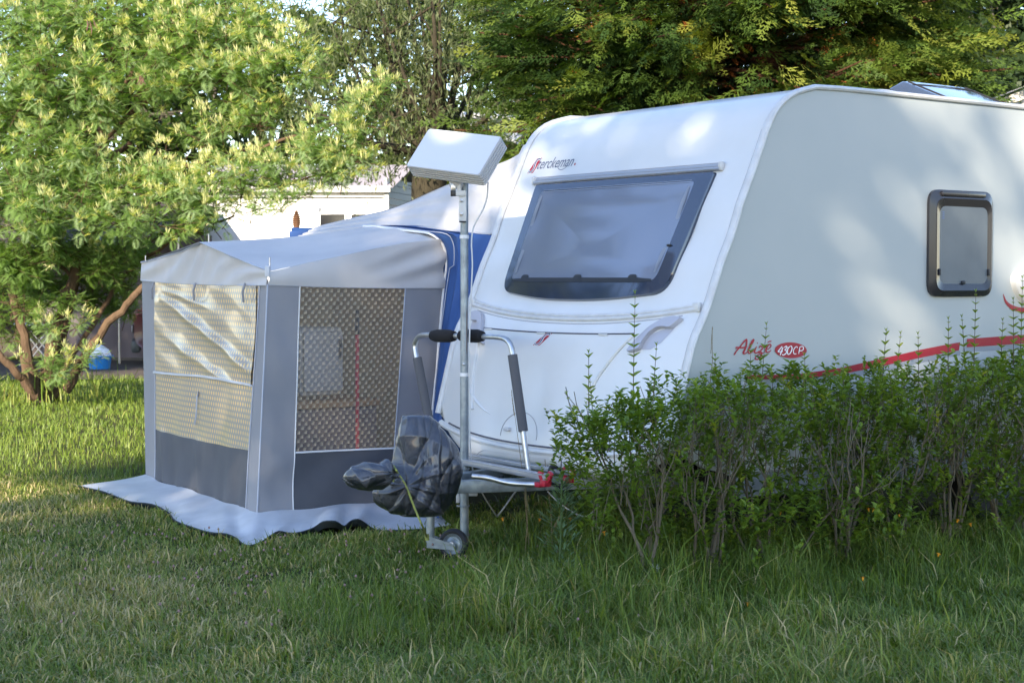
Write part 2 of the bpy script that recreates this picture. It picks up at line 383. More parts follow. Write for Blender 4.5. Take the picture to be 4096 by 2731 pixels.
# belt trim under the front window
def belt_z(b): return 1.392 - .082 * (1 - abs(2 * b / WID - 1) ** 2.2)
mb = MB(); bb = np.linspace(.06, WID - .06, 50)
for dz, r in ((.012, .011), (-.008, .013)): mb.tube([front(b, belt_z(b) + dz, .004) for b in bb], r, 8)
mb.build('belt_trim', M_trimw, van)
for b in (.062, WID - .062):
    mb = MB(); p = front(b, belt_z(b), .010); mb.box(p, (.022, .05, .05), bevel=.006); mb.build('belt_end_cap', M_trimw, van)
mb = MB(); mb.tube([front(b, belt_z(b) - .030, .0) for b in bb[2:-2]], .003, 5); mb.build('belt_lower_seam', M_seal, van)  # thin grey line just below the belt trim
# locker lid seam, lid hinges
def lidz(b): return 1.240 - .014 * (1 - abs((b - 1.14) / .73) ** 2)
lid = [(1.87, lidz(1.87) + .004), (.42, 1.236), (.62, .90), (.80, .632), (1.13, .598), (1.55, .592), (1.82, .625)]
mb = MB(); L = [front(b, lidz(b), .001) for b in np.linspace(1.87, .42, 30)]; mb.tube(L, .0045, 5)
mb.build('locker_lid_seam', M_shadowline, van)
mb = MB()
for side in (0, 1):
    mb = MB()
    Q = catmull([(.42, 1.232), (.52, 1.12), (.62, .98), (.66, .86)], 6) if side == 0 else catmull([(1.87, 1.24), (1.80, 1.12), (1.78, .98), (1.74, .86), (1.70, .76)], 6)
    mb.tube([front(b, z, .001) for b, z in Q], .011, 6)
    mb.build('lid_edge_bead', M_white, van)
for b in (1.75, 1.21, .66):
    mb = MB(); mb.box(front(b, lidz(b) - .006, .003), (.006, .075, .012), bevel=.002); mb.build('lid_hinge', M_trimw, van)
# bumper seam and raised lip
def seamz(b): return .600 + .10 * (abs(2 * b / WID - 1)) ** 2.4
mb = MB(); mb.tube([front(b, seamz(b), .002) for b in np.linspace(.12, WID - .2, 40)], .0055, 6); mb.build('bumper_seam', M_shadowline, van)
mb = MB(); mb.tube([front(b, seamz(b) - .028, -.004) for b in np.linspace(.08, WID - .08, 40)], .020, 8); mb.build('bumper_lip', M_white, van)
# number plate recess in the bumper
rec = roundpoly([(1.55, .535), (.72, .535), (.60, .47), (1.62, .47)], [.05, .12, .02, .02], 8)
mb = MB(); ring_strip(mb, [rec, rec * .985 + np.array([1.12, .5]) * .015], [.0025, .0005], front); mb.build('bumper_recess_edge', M_seal, van)
# wheel arch shaped ring on the lid (jockey recess) and lock
mb = MB(); Q = [(1.20 + .17 * math.cos(t), .645 + .13 * math.sin(t)) for t in np.linspace(-.1, math.pi + .1, 24)]; mb.tube([front(b, z, .0) for b, z in Q], .003, 5); mb.build('lid_round_seam', M_seal, van)
mb = MB(); mb.box(front(1.30, .672, .012), (.03, .045, .022), bevel=.008); mb.build('lid_lock', M_trimw, van)
# long reflection crease moulding (blade) across the lower front
mb = MB(); Q = catmull([(1.84, .93), (1.74, .84), (1.60, .77), (1.46, .735)], 8); mb.tube([front(b, z, -.003) for b, z in Q], np.interp(np.linspace(0, 1, len(Q)), [0, .5, 1], [.010, .012, .002]), 6); mb.build('moulding_crease', M_white, van)
# grab handles
def grip(mir):
    X = (lambda b: b) if not mir else (lambda b: WID - b)
    out_ = [(.118, 1.322), (.17, 1.330), (.24, 1.318), (.31, 1.270), (.37, 1.200), (.418, 1.140), (.385, 1.140), (.345, 1.150), (.325, 1.158), (.318, 1.195), (.295, 1.240), (.255, 1.268), (.21, 1.272), (.165, 1.268), (.15, 1.285)]
    ol = roundpoly(out_, .012, 3)
    mb = MB(); n = len(ol); c = ol.mean(0)
    rows = []
    for off, sh in ((.001, 1.0), (.020, .985), (.028, .95)):
        rows.append([front(X(p[0]), p[1], off) for p in (c + (ol - c) * sh)])
    mb.grid(np.array(rows).transpose(1, 0, 2), closeu=True)
    o = len(mb.v) - 3 * n; mb.f.append(tuple(o + i * 3 + 2 for i in range(n)))
    h = mb.build('grab_handle', M_handle, van, angle=40)
    bowl = roundpoly([(.15, 1.285), (.21, 1.272), (.295, 1.240), (.318, 1.195), (.325, 1.158), (.26, 1.160), (.20, 1.20), (.165, 1.25)], .01, 4)
    mb = MB(); fill_fan(mb, bowl, lambda x, y, o_: front(X(x), y, .0015), 0, 3); mb.build('handle_recess', M_handle, h)
    return h
grip(False); grip(True)
# front window: outer tinted pane, clear area, cassette rails, top strip, catches
zb_in = 1.478
win = [(1.862, 2.105), (.275, 2.105), (.330, 1.455), (.88, 1.405), (1.40, 1.408), (1.800, 1.452)]
wo_ = roundpoly(win, [.015, .015, .11, .25, .25, .09], 8)
inn = roundpoly([(1.775, 2.06), (.395, 2.06), (.425, 1.510), (.88, 1.508), (1.40, 1.508), (1.735, 1.510)], [.03, .03, .07, .25, .25, .05], 8)
mb = MB(); ring_strip(mb, [wo_ + (wo_ - wo_.mean(0)) * .010, wo_ + (wo_ - wo_.mean(0)) * .004, wo_, inn], [-.002, .012, .020, .024], front)
fw = mb.build('front_window', M_winborder, van, angle=60)
mb = MB(); fill_fan(mb, inn, front, .0235, 8); pane = mb.build('window_pane', M_winblind, fw, angle=60)
mb = MB()
ribbon(mb, [(.425, 2.03), (.432, 1.80), (.455, 1.56)], .030, front, .0262); mb.build('blind_side_rail', M_blindrail, fw)
mb = MB(); ribbon(mb, [(1.745, 2.03), (1.735, 1.80), (1.71, 1.56)], .030, front, .0262)
mb.build('blind_side_rail', M_blindrail, fw)
mb = MB(); ribbon(mb, [(1.72, 1.517), (1.2, 1.517), (.8, 1.517), (.46, 1.517)], .026, front, .0262); mb.build('blind_bottom_rail', M_rubber, fw)
mb = MB()
for z in (2.063, 2.052): ribbon(mb, [(1.75, z), (1.2, z), (.8, z), (.42, z)], .004, front, .0262)
mb.build('blind_top_rail', M_blindrail, fw)
for b in (1.60, 1.10, .62):
    mb = MB(); ribbon(mb, [(b + .035, 1.530), (b, 1.533), (b - .035, 1.530)], .030, front, .0275); mb.build('window_catch', M_rubber, fw)
mb = MB(); mb.box(front(.41, 1.70, .032), (.008, .035, .012), bevel=.003); mb.build('window_catch', M_rubber, fw)
mb = MB(); bb = np.linspace(1.90, .245, 20)
mb.tube([front(b, 2.142, .006) for b in bb], .014, 8); mb.tube([front(b, 2.124, .012) for b in bb], .012, 8); mb.build('window_hinge_strip', M_aludull, fw)
mb = MB(); mb.tube([front(b, 2.160, .002) for b in bb], .004, 6); mb.build('strip_seal', M_seal, fw)
for b in (1.905, .240):
    mb = MB(); mb.box(front(b, 2.138, .012), (.03, .03, .05), bevel=.008); mb.build('strip_end_cap', M_trimw, fw)
# maker's name and emblem on the front
def fS(x, y, off): return front(2.030 - x, 2.195 + y, off)
def emblem(fn, s, par):
    red = roundpoly([(0 * s, 0), (.058 * s, 0), (.104 * s, .096 * s), (.050 * s, .096 * s)], .008 * s, 5)
    mb = MB(); fill_fan(mb, red, fn, .0015, 2); e = mb.build('emblem', M_red, par, smooth=False)
    S = np.array([(.010, .026), (.014, .010), (.032, .007), (.050, .022), (.052, .044), (.050, .060), (.058, .080), (.076, .090), (.092, .086), (.090, .074)]) * s
    mb = MB(); ribbon(mb, S, np.array([.008, .014, .018, .021, .021, .018, .014, .008]) * s, fn, .0022); mb.build('emblem_outline', M_whitev, e, smooth=False)
    mb = MB(); ribbon(mb, S, np.array([.003, .008, .011, .013, .013, .011, .008, .003]) * s, fn, .0029); mb.build('emblem_letter', M_navy, e, smooth=False)
emblem(fS, 1.0, van)
mb = MB(); V, F = text_mesh('terckeman', fS, .098, (.075, .024), 1, .32, .0015, sx=.86)
mb.add(V, F)
ribbon(mb, [(.285, .034), (.32, .010), (.36, .008), (.40, .028)], [.002, .004, .004, .002], fS, .0018); mb.build('maker_lettering', M_navy, van, smooth=False)
mb = MB(); fill_fan(mb, [(.462 + .007 * math.cos(t), .034 + .008 * math.sin(t)) for t in np.linspace(0, 6.28, 12, endpoint=False)], fS, .0018, 1); mb.build('lettering_dot', M_red, van, smooth=False)
def fE(x, y, off): return front(1.250 - x * 1.15 - .35 * y, 1.152 + y * .78, off)
emblem(fE, .95, van)
# side window
cx0, cx1, z0_, z1_ = 1.178, 1.765, 1.432, 2.056
so_ = roundpoly([(cx0, z1_), (cx1, z1_), (cx1, z0_), (cx0, z0_)], .085, 8)
sm_ = roundpoly([(cx0 + .045, z1_ - .05), (cx1 - .035, z1_ - .05), (cx1 - .035, z0_ + .035), (cx0 + .045, z0_ + .035)], .07, 8)
si_ = roundpoly([(cx0 + .085, z1_ - .095), (cx1 - .06, z1_ - .095), (cx1 - .06, z0_ + .075), (cx0 + .085, z0_ + .075)], .055, 8)
mb = MB(); ring_strip(mb, [so_, so_ * 1.0, sm_, sm_, si_], [.002, .022, .038, .042, .030], sidef); swn = mb.build('side_window', M_frame, van, angle=50)
mb = MB(); fill_fan(mb, si_, sidef, .0295, 3); mb.build('window_pane', M_pane2, swn)
mb = MB(); mb.box((1.47, -.036, z1_ - .022), (.40, .016, .028), bevel=.004); mb.build('hinge_bar', M_frame, swn)
for a, z, sx_, sz_ in ((cx0 + .078, 1.575, .016, .04), (cx1 - .055, 1.575, .016, .04), (1.475, z0_ + .082, .032, .022)):
    mb = MB(); mb.box((a, -.036, z), (sx_, .014, sz_), bevel=.006); mb.build('window_catch', M_rubber, swn)
# small blue approval mark printed on the pane
mb = MB()
for i in range(4): ribbon(mb, [(cx0 + .105, 1.925 - i * .012), (cx0 + .125, 1.925 - i * .012)], .006, sidef, .031)
mb.build('pane_print', mat('blue_print', (.08, .16, .42), rough=.5), swn, smooth=False)
# reflector, roof vent, open rooflight
mb = MB(); mb.lathe([(0.001, .012), (.030, .010), (.034, .0)], (.437, -.004, .573), Matrix.Rotation(math.pi / 2, 3, 'X'), 20); mb.build('reflector', M_orange, van)
mb = MB(); mb.lathe([(.15, 0), (.15, .02), (.135, .045), (.08, .06), (.001, .065)], (1.08, .30, 2.585), None, 28); mb.build('roof_vent', M_trimw, van)
def hatch(u_, v_, off):
    """smoked lid raised on its far side: u_ along the van, v_ across"""
    return np.array([1.645 + u_ * .665 + off * 0, .20 + v_ * .40, 2.605 + v_ * .168 + off + .006 * math.sin(math.pi * u_)])
ol = roundpoly([(0, 0), (1, 0), (1, 1), (0, 1)], .09, 6); i1 = .5 + (ol - .5) * .94; o2_ = .5 + (ol - .5) * 1.22
mb = MB(); ring_strip(mb, [o2_, ol, i1], [-.060, 0, .004], hatch); rl = mb.build('rooflight', M_solar, van, angle=40)
mb = MB(); fill_fan(mb, i1, hatch, .004, 4); mb.build('rooflight_lid', M_solar, rl)
for L_ in ([(.09, t) for t in np.linspace(.04, .96, 8)], [(.93, t) for t in np.linspace(.04, .96, 8)], [(t, .80) for t in np.linspace(.04, .96, 8)]):
    mb = MB(); mb.tube([hatch(a, b, .007) for a, b in L_], .0035, 5); mb.build('rooflight_rib', M_rubber, rl)
mb = MB(); mb.box((1.98, .42, 2.60), (.78, .52, .05), bevel=.015); mb.build('rooflight_base', M_trimw, rl)
# underbody, drawbar, wheel
mb = MB(); mb.box((2.0, WID / 2, .46), (4.6, 1.95, .07)); mb.box((2.0, .35, .36), (4.2, .05, .14)); mb.box((2.0, 1.8, .36), (4.2, .05, .14)); mb.build('underbody', M_darkunder, van)
db = MB()
for s in (-1, 1):
    P = [Vector((-1.60, WID / 2 + s * .04, .418)), Vector((-1.0, WID / 2 + s * .26, .418)), Vector((.15, WID / 2 + s * .74, .418))]
    for p, q in ((P[0], P[1]), (P[1], P[2])):
        d = (q - p); c = (p + q) / 2; db.box(c, (d.length, .05, .070), Matrix.Rotation(math.atan2(d.y, d.x), 3, 'Z'), bevel=.006)
db.box((-1.66, WID / 2, .43), (.16, .07, .08), bevel=.01); db.build('drawbar', M_galv, van)
for b in (.17, WID - .17):
    mb = MB(); mb.lathe([(.17, -.085), (.30, -.085), (.325, -.06), (.33, 0), (.325, .06), (.30, .085), (.17, .085)], (2.0, b, .33), Matrix.Rotation(math.pi / 2, 3, 'X'), 36); wh = mb.build('wheel', M_rubber, van)
    mb = MB(); mb.lathe([(.001, -.05), (.08, -.06), (.14, -.03), (.172, -.08)], (2.0, b, .33), Matrix.Rotation(math.pi / 2, 3, 'X'), 30); mb.lathe([(.172, .08), (.14, .05), (.001, .05)], (2.0, b, .33), Matrix.Rotation(math.pi / 2, 3, 'X'), 30); mb.build('rim', M_galv, wh)
# ------------------------------------------------------------------ measured points: a sight line cut at a known depth
_f, _p, _r, _h = 3750.3351, 0.0375, 0.0012, CAM_H
def _ray(X, Y):
    X, Y = X - 1176, Y - 784; cr, sr = math.cos(_r), math.sin(_r); X, Y = cr * X + sr * Y, -sr * X + cr * Y
    dx, dy, dz = X / _f, 1.0, -Y / _f; c, s = math.cos(_p), math.sin(_p)
    return np.array([dx, c * dy + s * dz, c * dz - s * dy])
def at(X, Y, y): d = _ray(X, Y); return np.array([0, 0, _h]) + d * (y / d[1])
def ata(X, Y, a): d = _ray(X, Y); o = np.array(O3); t = (a + UX @ o - UX @ np.array([0, 0, _h])) / (UX @ d); return np.array([0, 0, _h]) + d * t
def atz(X, Y, z=0.0): d = _ray(X, Y); return np.array([0, 0, _h]) + d * ((z - _h) / d[2])

# ------------------------------------------------------------------ cloth materials
M_roofc = mat('light_grey_roof_cloth', (0.648, 0.622, 0.598), rough=0.75, spec=0.3, col2=(0.587, 0.563, 0.545), nscale=3, transl=0.12, bump=.0006, bscale=120)
M_wallc = mat('mid_grey_wall_cloth', (0.323, 0.323, 0.343), rough=0.7, spec=0.3, col2=(0.290, 0.294, 0.314), nscale=3, transl=0.10, bump=.0005, bscale=150)
M_darkc = mat('dark_grey_skirt_cloth', (0.088, 0.092, 0.105), rough=0.7, spec=0.3, col2=(0.105, 0.109, 0.122), nscale=4)
M_bluec = mat('royal_blue_cloth', (0.038, 0.101, 0.286), rough=0.65, spec=0.3, col2=(0.034, 0.084, 0.244), nscale=3)
M_canopy = mat('pale_canopy_cloth', (0.554, 0.546, 0.554), rough=0.7, spec=0.3, col2=(0.521, 0.512, 0.512), nscale=2, transl=0.08)
M_mud = mat('white_pvc_mud_flap', (0.605, 0.613, 0.630), rough=0.45, col2=(0.521, 0.529, 0.538), nscale=6)
M_mudu = mat('dark_underside_edge', (0.03, 0.04, 0.045), rough=0.7)
M_piping = mat('white_piping', (0.80, 0.80, 0.80), rough=0.4)
M_stitch = mat('stitched_seam', (0.46, 0.48, 0.54), rough=0.7)
M_steelrod = mat('steel_rod', (0.5, 0.5, 0.52), rough=0.3, metal=0.9)
M_black = mat('black_plastic', (0.012, 0.012, 0.015), rough=0.35)

def pattern_mat(name, kind):
    """window cloths: a woven print, from the panel's own UV in metres"""
    m = bpy.data.materials.new(name); m.use_nodes = True; t = m.node_tree; N = t.nodes; L = t.links; b = N['Principled BSDF']; out = N['Material Output']
    uv = N.new('ShaderNodeUVMap'); sp = N.new('ShaderNodeSeparateXYZ'); L.new(uv.outputs[0], sp.inputs[0])
    def mth(op, a, b_=None, c=None):
        n = N.new('ShaderNodeMath'); n.operation = op
        for i, x in enumerate((a, b_, c)):
            if x is None: continue
            if isinstance(x, (int, float)): n.inputs[i].default_value = x
            else: L.new(x, n.inputs[i])
        return n.outputs[0]
    if kind == 'dash':
        u = mth('MULTIPLY', sp.outputs[0], 1 / .040); v = mth('MULTIPLY', sp.outputs[1], 1 / .036)
        fl = mth('FLOOR', v); odd = mth('MULTIPLY', mth('MODULO', fl, 2.0), 0.5); u2 = mth('ADD', u, odd)
        du = mth('ABSOLUTE', mth('SUBTRACT', mth('FRACT', u2), .5)); dv = mth('ABSOLUTE', mth('SUBTRACT', mth('FRACT', v), .5))
        e = mth('ADD', mth('POWER', mth('MULTIPLY', du, 2.9), 2.0), mth('POWER', mth('MULTIPLY', dv, 2.1), 2.0))
        k = mth('SUBTRACT', 1.0, mth('MINIMUM', e, 1.0))
        nz = N.new('ShaderNodeTexNoise'); nz.inputs['Scale'].default_value = 3.0; L.new(uv.outputs[0], nz.inputs['Vector'])
        k2 = mth('MULTIPLY', k, mth('ADD', .55, mth('MULTIPLY', nz.outputs[0], .9)))
        mx = N.new('ShaderNodeMix'); mx.data_type = 'RGBA'; mx.inputs[6].default_value = (.33, .305, .29, 1); mx.inputs[7].default_value = (.88, .61, .22, 1)
        L.new(k2, mx.inputs[0]); L.new(mx.outputs[2], b.inputs['Base Color']); inp(b, 'Roughness', .35); inp(b, 'Coat Weight', .3)
        return m
    c = .0268
    u = mth('MULTIPLY', sp.outputs[0], 1 / c); v = mth('MULTIPLY', sp.outputs[1], 1 / c)
    fu = mth('FRACT', u); fv = mth('FRACT', v)
    chk = mth('MODULO', mth('ADD', mth('FLOOR', u), mth('FLOOR', v)), 2.0)
    iu, iv = mth('SUBTRACT', 1.0, fu), mth('SUBTRACT', 1.0, fv)
    ga = mth('ADD', .30, mth('MULTIPLY', .75, mth('POWER', mth('MULTIPLY', fu, iv), .7))); gb = mth('ADD', .0, mth('MULTIPLY', .42, mth('MULTIPLY', iu, fv)))
    g = mth('ADD', mth('MULTIPLY', chk, ga), mth('MULTIPLY', mth('SUBTRACT', 1.0, chk), gb)); gx = g
    spot = mth('MULTIPLY', mth('POWER', fu, 6.0), mth('POWER', iv, 4.0))
    col = N.new('ShaderNodeMix'); col.data_type = 'RGBA'; col.inputs[6].default_value = (.22, .185, .165, 1); col.inputs[7].default_value = (.88, .74, .52, 1)
    L.new(mth('MINIMUM', mth('ADD', g, mth('MULTIPLY', spot, .6)), 1.0), col.inputs[0]); L.new(col.outputs[2], b.inputs['Base Color'])
    inp(b, 'Roughness', .25); inp(b, 'Coat Weight', .4)
    tp = N.new('ShaderNodeBsdfTransparent'); tp.inputs[0].default_value = (.95, .93, .95, 1)
    ms = N.new('ShaderNodeMixShader'); fac = mth('ADD', .30, mth('MULTIPLY', gx, .22))
    L.new(fac, ms.inputs[0]); L.new(tp.outputs[0], ms.inputs[1]); L.new(b.outputs[0], ms.inputs[2]); L.new(ms.outputs[0], out.inputs[0])
    return m
M_dash = pattern_mat('ochre_dash_curtain', 'dash'); M_check = pattern_mat('clear_window_with_chequer_print', 'check')

# ------------------------------------------------------------------ annex tent
def sstep(x): x = min(1, max(0, x)); return x * x * (3 - 2 * x)
def ln(p, q, t): return np.array(p) * (1 - t) + np.array(q) * t
nL = nrm(np.array([-2.2, -1.18, 0.0]) * 1.0); nR = -VX
nL = nrm(np.array([-(12.2 - 10.0), -(2.746 - 1.57), 0.0])); nL = nrm(np.array([-2.2, -1.18, 0.0]))
def Npt(z): return np.array([-1.57 + .075 * z / 1.58, 10.0 + .02 * z, z])
def Lpt(z): return np.array([-2.746 - .012 * z, 12.2, z])
def apip(z): return float(np.interp(z, [0, .3, .634, .814, 1.126, 1.467, 1.62, 1.719, 1.782, 1.83], [-.50, -.455, -.417, -.395, -.363, -.325, -.303, -.313, -.351, -.438]))
def Rpt(z): return np.array(W3(apip(z), 2.77, z))
def foldL(t, z):
    f = .010 * math.sin(9 * t + 1) * (1 - z / 2.2) + .006 * math.sin(31 * t + 2 * z)
    if z < .47: f += min(1, (.47 - z) / .09) * .016 * math.exp(-((t - .78 - .05 * z) / .022) ** 2) + min(1, (.47 - z) / .09) * .014 * math.exp(-((t - .47 - .06 * z) / .025) ** 2) + .012 * math.sin(t * 60 + 5 * z) * (.47 - z) * 1.2
    if z > 1.49: f += .014 * math.sin(t * 26) * (z - 1.49) / .2
    return f * min(1, t / .04, max(0, 1 - t) / .04)
def wallL(t, z, off=0.0): return ln(Npt(z), Lpt(z), t) + nL * (off + foldL(t, z))
def foldR(s, z):
    f = .012 * math.sin(5 * s + 2) * (1 - z / 2)
    f += .010 * math.sin(10 * (s * 1.0 + z * 1.1)) * sstep((s - .75) / .2) + .008 * math.sin(14 * (s + .9 * z)) * sstep((.2 - s) / .1)
    if z < .45: f += .010 * math.sin(9 * (s * 1.2 - z * 1.5)) * min(1, (.45 - z) / .09)
    return f * min(1, s / .06, max(0, 1 - s) / .04 + .1)
def wallR(s, z, off=0.0): return ln(Npt(z), Rpt(z), s) + nR * (off + foldR(s, z))
def patch(fn, u0, u1, z0, z1, off=0.0, nu=24, nv=24, ulen=1.0):
    """z0/z1 may be functions of u; u0/u1 may be functions of z"""
    P = []; UV = []
    for i in range(nu + 1):
        row = []
        for j in range(nv + 1):
            k = i / nu; l = j / nv
            ua = u0(.8) if callable(u0) else u0; ub = u1(.8) if callable(u1) else u1
            uu = ua + (ub - ua) * k
            za = z0(uu) if callable(z0) else z0; zb = z1(uu) if callable(z1) else z1
            z = za + (zb - za) * l
            ua = u0(z) if callable(u0) else u0; ub = u1(z) if callable(u1) else u1
            uu = ua + (ub - ua) * k
            row.append(fn(uu, z, off)); UV.append((uu * ulen, z))
        P.append(row)
    mb = MB(); mb.grid(np.array(P)); return mb, UV
annex = empty('awning_annex', (-1.57, 10.0, 0), 0, 'small grey annex tent with peaked roof, two patterned windows and white mud flap', 'annex tent')
def kid(o, par):
    o.parent = par; o.matrix_parent_inverse = par.matrix_world.inverted() if False else Matrix.Translation(-Vector(par.location)); return o
bpy.context.view_layer.update()
LW, RW = 2.5, 1.37
botL = lambda t: .085 - .035 * t + .006 * math.sin(14 * t)
botR = lambda s: .085 - .01 * s + .005 * math.sin(16 * s)
seamL = lambda t: 1.492 + .028 * t - .012 * math.sin(math.pi * t)
seamR = lambda s: 1.495 - .022 * s - .006 * math.sin(math.pi * s)
wl0, wl1 = (lambda z: .075 - .022 * (z / 1.5)), .882
wr0, wr1 = (lambda z: .199 - .032 * z / 1.5), (lambda z: .782 - .018 * z / 1.5)
winbL = lambda t: .468 - .035 * t - .018 * math.sin(math.pi * t)
winbR = lambda s: .455 - .03 * s
for args in ((wallL, 0.0, wl0, botL, seamL), (wallL, wl1, 1.0, botL, seamL)):
    mb, UV = patch(*args, nu=8, nv=60, ulen=LW); kid(mb.build('wall_panel', M_wallc, solid=.0), annex)
for args in ((wallR, 0.0, wr0, botR, seamR), (wallR, wr1, 1.0, botR, seamR)):
    mb, UV = patch(*args, nu=10, nv=60, ulen=RW); kid(mb.build('wall_panel', M_wallc), annex)
mb, UV = patch(wallL, wl0, wl1, botL, winbL, nu=70, nv=16, ulen=LW); kid(mb.build('skirt_panel', M_darkc), annex)
mb, UV = patch(wallR, wr0, wr1, botR, winbR, nu=40, nv=16, ulen=RW); kid(mb.build('skirt_panel', M_darkc), annex)
mb, UV = patch(wallL, wl0, wl1, winbL, seamL, nu=50, nv=40, ulen=LW); kid(mb.build('curtained_window', M_dash, uv=UV), annex)
mb, UV = patch(wallR, wr0, wr1, winbR, seamR, nu=30, nv=40, ulen=RW); kid(mb.build('clear_window', M_check, uv=UV), annex)
# rolled-down flap over the upper half of the left window, creased diagonally
def flapf(t, z, off):
    d = (t - .88) + (z - 1.45) * .95 / 1.0          # distance from the diagonal crease
    u_ = (.88 - t); v_ = (1.47 - z)
    f = 0.016 * math.exp(-((v_ - u_ * .62 - .02) / .035) ** 2) * sstep(u_ * 4) + .011 * math.exp(-((v_ - u_ * .50 - .30) / .032) ** 2) * sstep(u_ * 3)
    f += .008 * math.exp(-((v_ - u_ * .30 + .01) / .022) ** 2) * sstep((.6 - u_) * 3) * sstep(u_ * 5)
    f += .004 * math.sin(8 * v_ + 14 * u_) + .002 * math.sin(31 * v_ - 20 * u_)
    for tc in (.12, .50, .86): f -= .012 * math.exp(-((t - tc) / .05) ** 2) * sstep((z - 1.35) / .1)
    return wallL(t, z, off + max(-.004, f * min(1, max(0, (t - .06)) / .05) ))
fb = lambda t: .868 + .014 * math.sin(5 * t) 
mb, UV = patch(flapf, (lambda z: .068 + .006 * math.sin(9 * z)), .875, fb, (lambda t: seamL(t) - .004), off=.010, nu=90, nv=60, ulen=LW); kid(mb.build('window_flap', M_dash, uv=UV), annex)
mb = MB(); mb.tube([flapf(t, fb(t) - .006, .014) for t in np.linspace(.068, .885, 50)], .009, 6); kid(mb.build('flap_hem', M_mud), annex)
for tc in (.86, .50, .12):
    mb = MB(); mb.tube([flapf(tc, 1.505 - .001, .03), flapf(tc - .003, 1.45, .05), flapf(tc, 1.385, .038)], .008, 6); kid(mb.build('tie_strap', M_wallc), annex)
mb = MB(); mb.tube([wallL(.50, .74, .012), wallL(.50, .60, .016), wallL(.515, .535, .014)], .005, 5); mb.lathe([(.001, .006), (.02, .004), (.022, 0)], wallL(.50, .75, .005), Matrix(((0, 1, 0), (0, 0, 1), (1, 0, 0))).transposed(), 12); kid(mb.build('hanging_toggle', M_stitch), annex)
# seams
def seamtube(name, pts, r, m): 
    mb = MB(); mb.tube(pts, r, 5); return kid(mb.build(name, m), annex)
seamtube('corner_seam', [wallL(0, z, .002) for z in np.linspace(.08, 1.5, 30)], .005, M_stitch)
seamtube('seam_left', [wallL(wl1, z, .004) for z in np.linspace(.06, 1.5, 30)], .004, M_stitch).name = 'window_seam'
seamtube('window_seam', [wallL(wl0(z), z, .004) for z in np.linspace(.09, 1.49, 30)], .004, M_stitch)
seamtube('window_seam', [wallR(wr0(z), z, .004) for z in np.linspace(.09, 1.49, 30)], .004, M_piping)
seamtube('window_seam', [wallR(wr1(z), z, .004) for z in np.linspace(.08, 1.48, 30)], .004, M_stitch)
seamtube('skirt_seam', [wallR(s, winbR(s), .004) for s in np.linspace(.19, .78, 20)], .006, M_piping)
seamtube('valance_seam', [wallR(s, seamR(s), .005) for s in np.linspace(0, 1, 30)], .005, M_stitch)
seamtube('valance_seam', [wallL(t, seamL(t), .006) for t in np.linspace(0, 1, 30)], .005, M_stitch)
# roof: gable front, two slopes and the valance
def eaveR(s): return np.interp(s, [0, .2, .45, .75, 1.0], [1.575, 1.628, 1.690, 1.765, 1.800])
PK = np.array([-2.105, 10.985, 1.778])
RB = np.array(W3(-.42, 3.50, 1.892))
def ridge(s): 
    p = ln(PK, RB, s); p[2] += -.018 * math.sin(math.pi * s); return p
def gable(t, k, off=0.0):
    """t across N->L, k from valance seam (0) to the roof edge (1)"""
    zt = (1.585 + (1.778 - 1.585) * (t / .447)) if t < .447 else (1.778 + (1.655 - 1.778) * ((t - .447) / .553))
    zt -= .014 * math.sin(math.pi * (t / .447 if t < .447 else (t - .447) / .553))
    z = seamL(t) + (zt - seamL(t)) * k; lean = .012 * k
    f = (.014 * math.sin(30 * (t - .447) / (.35 + abs(t - .447)) + 6 * k) * (1 - abs(k - .6))) * (1 if 0 < t < 1 else 0)
    return ln(Npt(min(z, 1.6)), Lpt(min(z, 1.66)), t) * np.array([1, 1, 0]) + np.array([0, 0, z]) + nL * (off + .012 + f - lean)
mb = MB(); mb.grid(np.array([[gable(t, k) for k in np.linspace(0, 1, 14)] for t in np.linspace(0, 1, 70)])); kid(mb.build('roof_gable', M_roofc), annex)
def slopeR(s, k):
    e = wallR(s, 1.49) * np.array([1, 1, 0]) + np.array([0, 0, float(eaveR(s))]); r = ridge(s); p = ln(e, r, k)
    p[2] += -.030 * math.sin(math.pi * k) * math.sin(math.pi * min(1, s * 1.2)) + .022 * sstep((s - .6) / .4) * math.sin(math.pi * k) + .006 * math.sin(16 * k + 5 * s) * sstep((s - .4) * 2)
    return p
mb = MB(); mb.grid(np.array([[slopeR(s, k) for k in np.linspace(0, 1, 24)] for s in np.linspace(0, 1, 40)])); kid(mb.build('roof_slope', M_roofc), annex)
def val(s, k, off=0.0):
    zt = float(eaveR(s)); z = seamR(s) + (zt - seamR(s)) * k
    f = .012 * math.sin(k * 3.1) * math.sin(3 * s + 1) + .020 * math.sin(13 * (k * .9 - s * 1.0) + 1.0) * sstep((s - .45) / .5) * math.sin(math.pi * k) 
    return wallR(s, 1.48) * np.array([1, 1, 0]) + np.array([0, 0, z]) + nR * (off + .010 + f) 
mb = MB(); mb.grid(np.array([[val(s, k) for k in np.linspace(0, 1, 16)] for s in np.linspace(0, 1, 60)])); kid(mb.build('roof_valance', M_roofc), annex)
BL = Lpt(1.65) + (Rpt(1.6) - Npt(1.6)) * np.array([1, 1, 0])
def slopeL(s, k): return ln(ln(Lpt(1.655), BL + np.array([0, 0, .12]), s), ridge(s), k)
mb = MB(); mb.grid(np.array([[slopeL(s, k) for k in np.linspace(0, 1, 8)] for s in np.linspace(0, 1, 12)]), flip=True); kid(mb.build('roof_slope', M_roofc), annex)
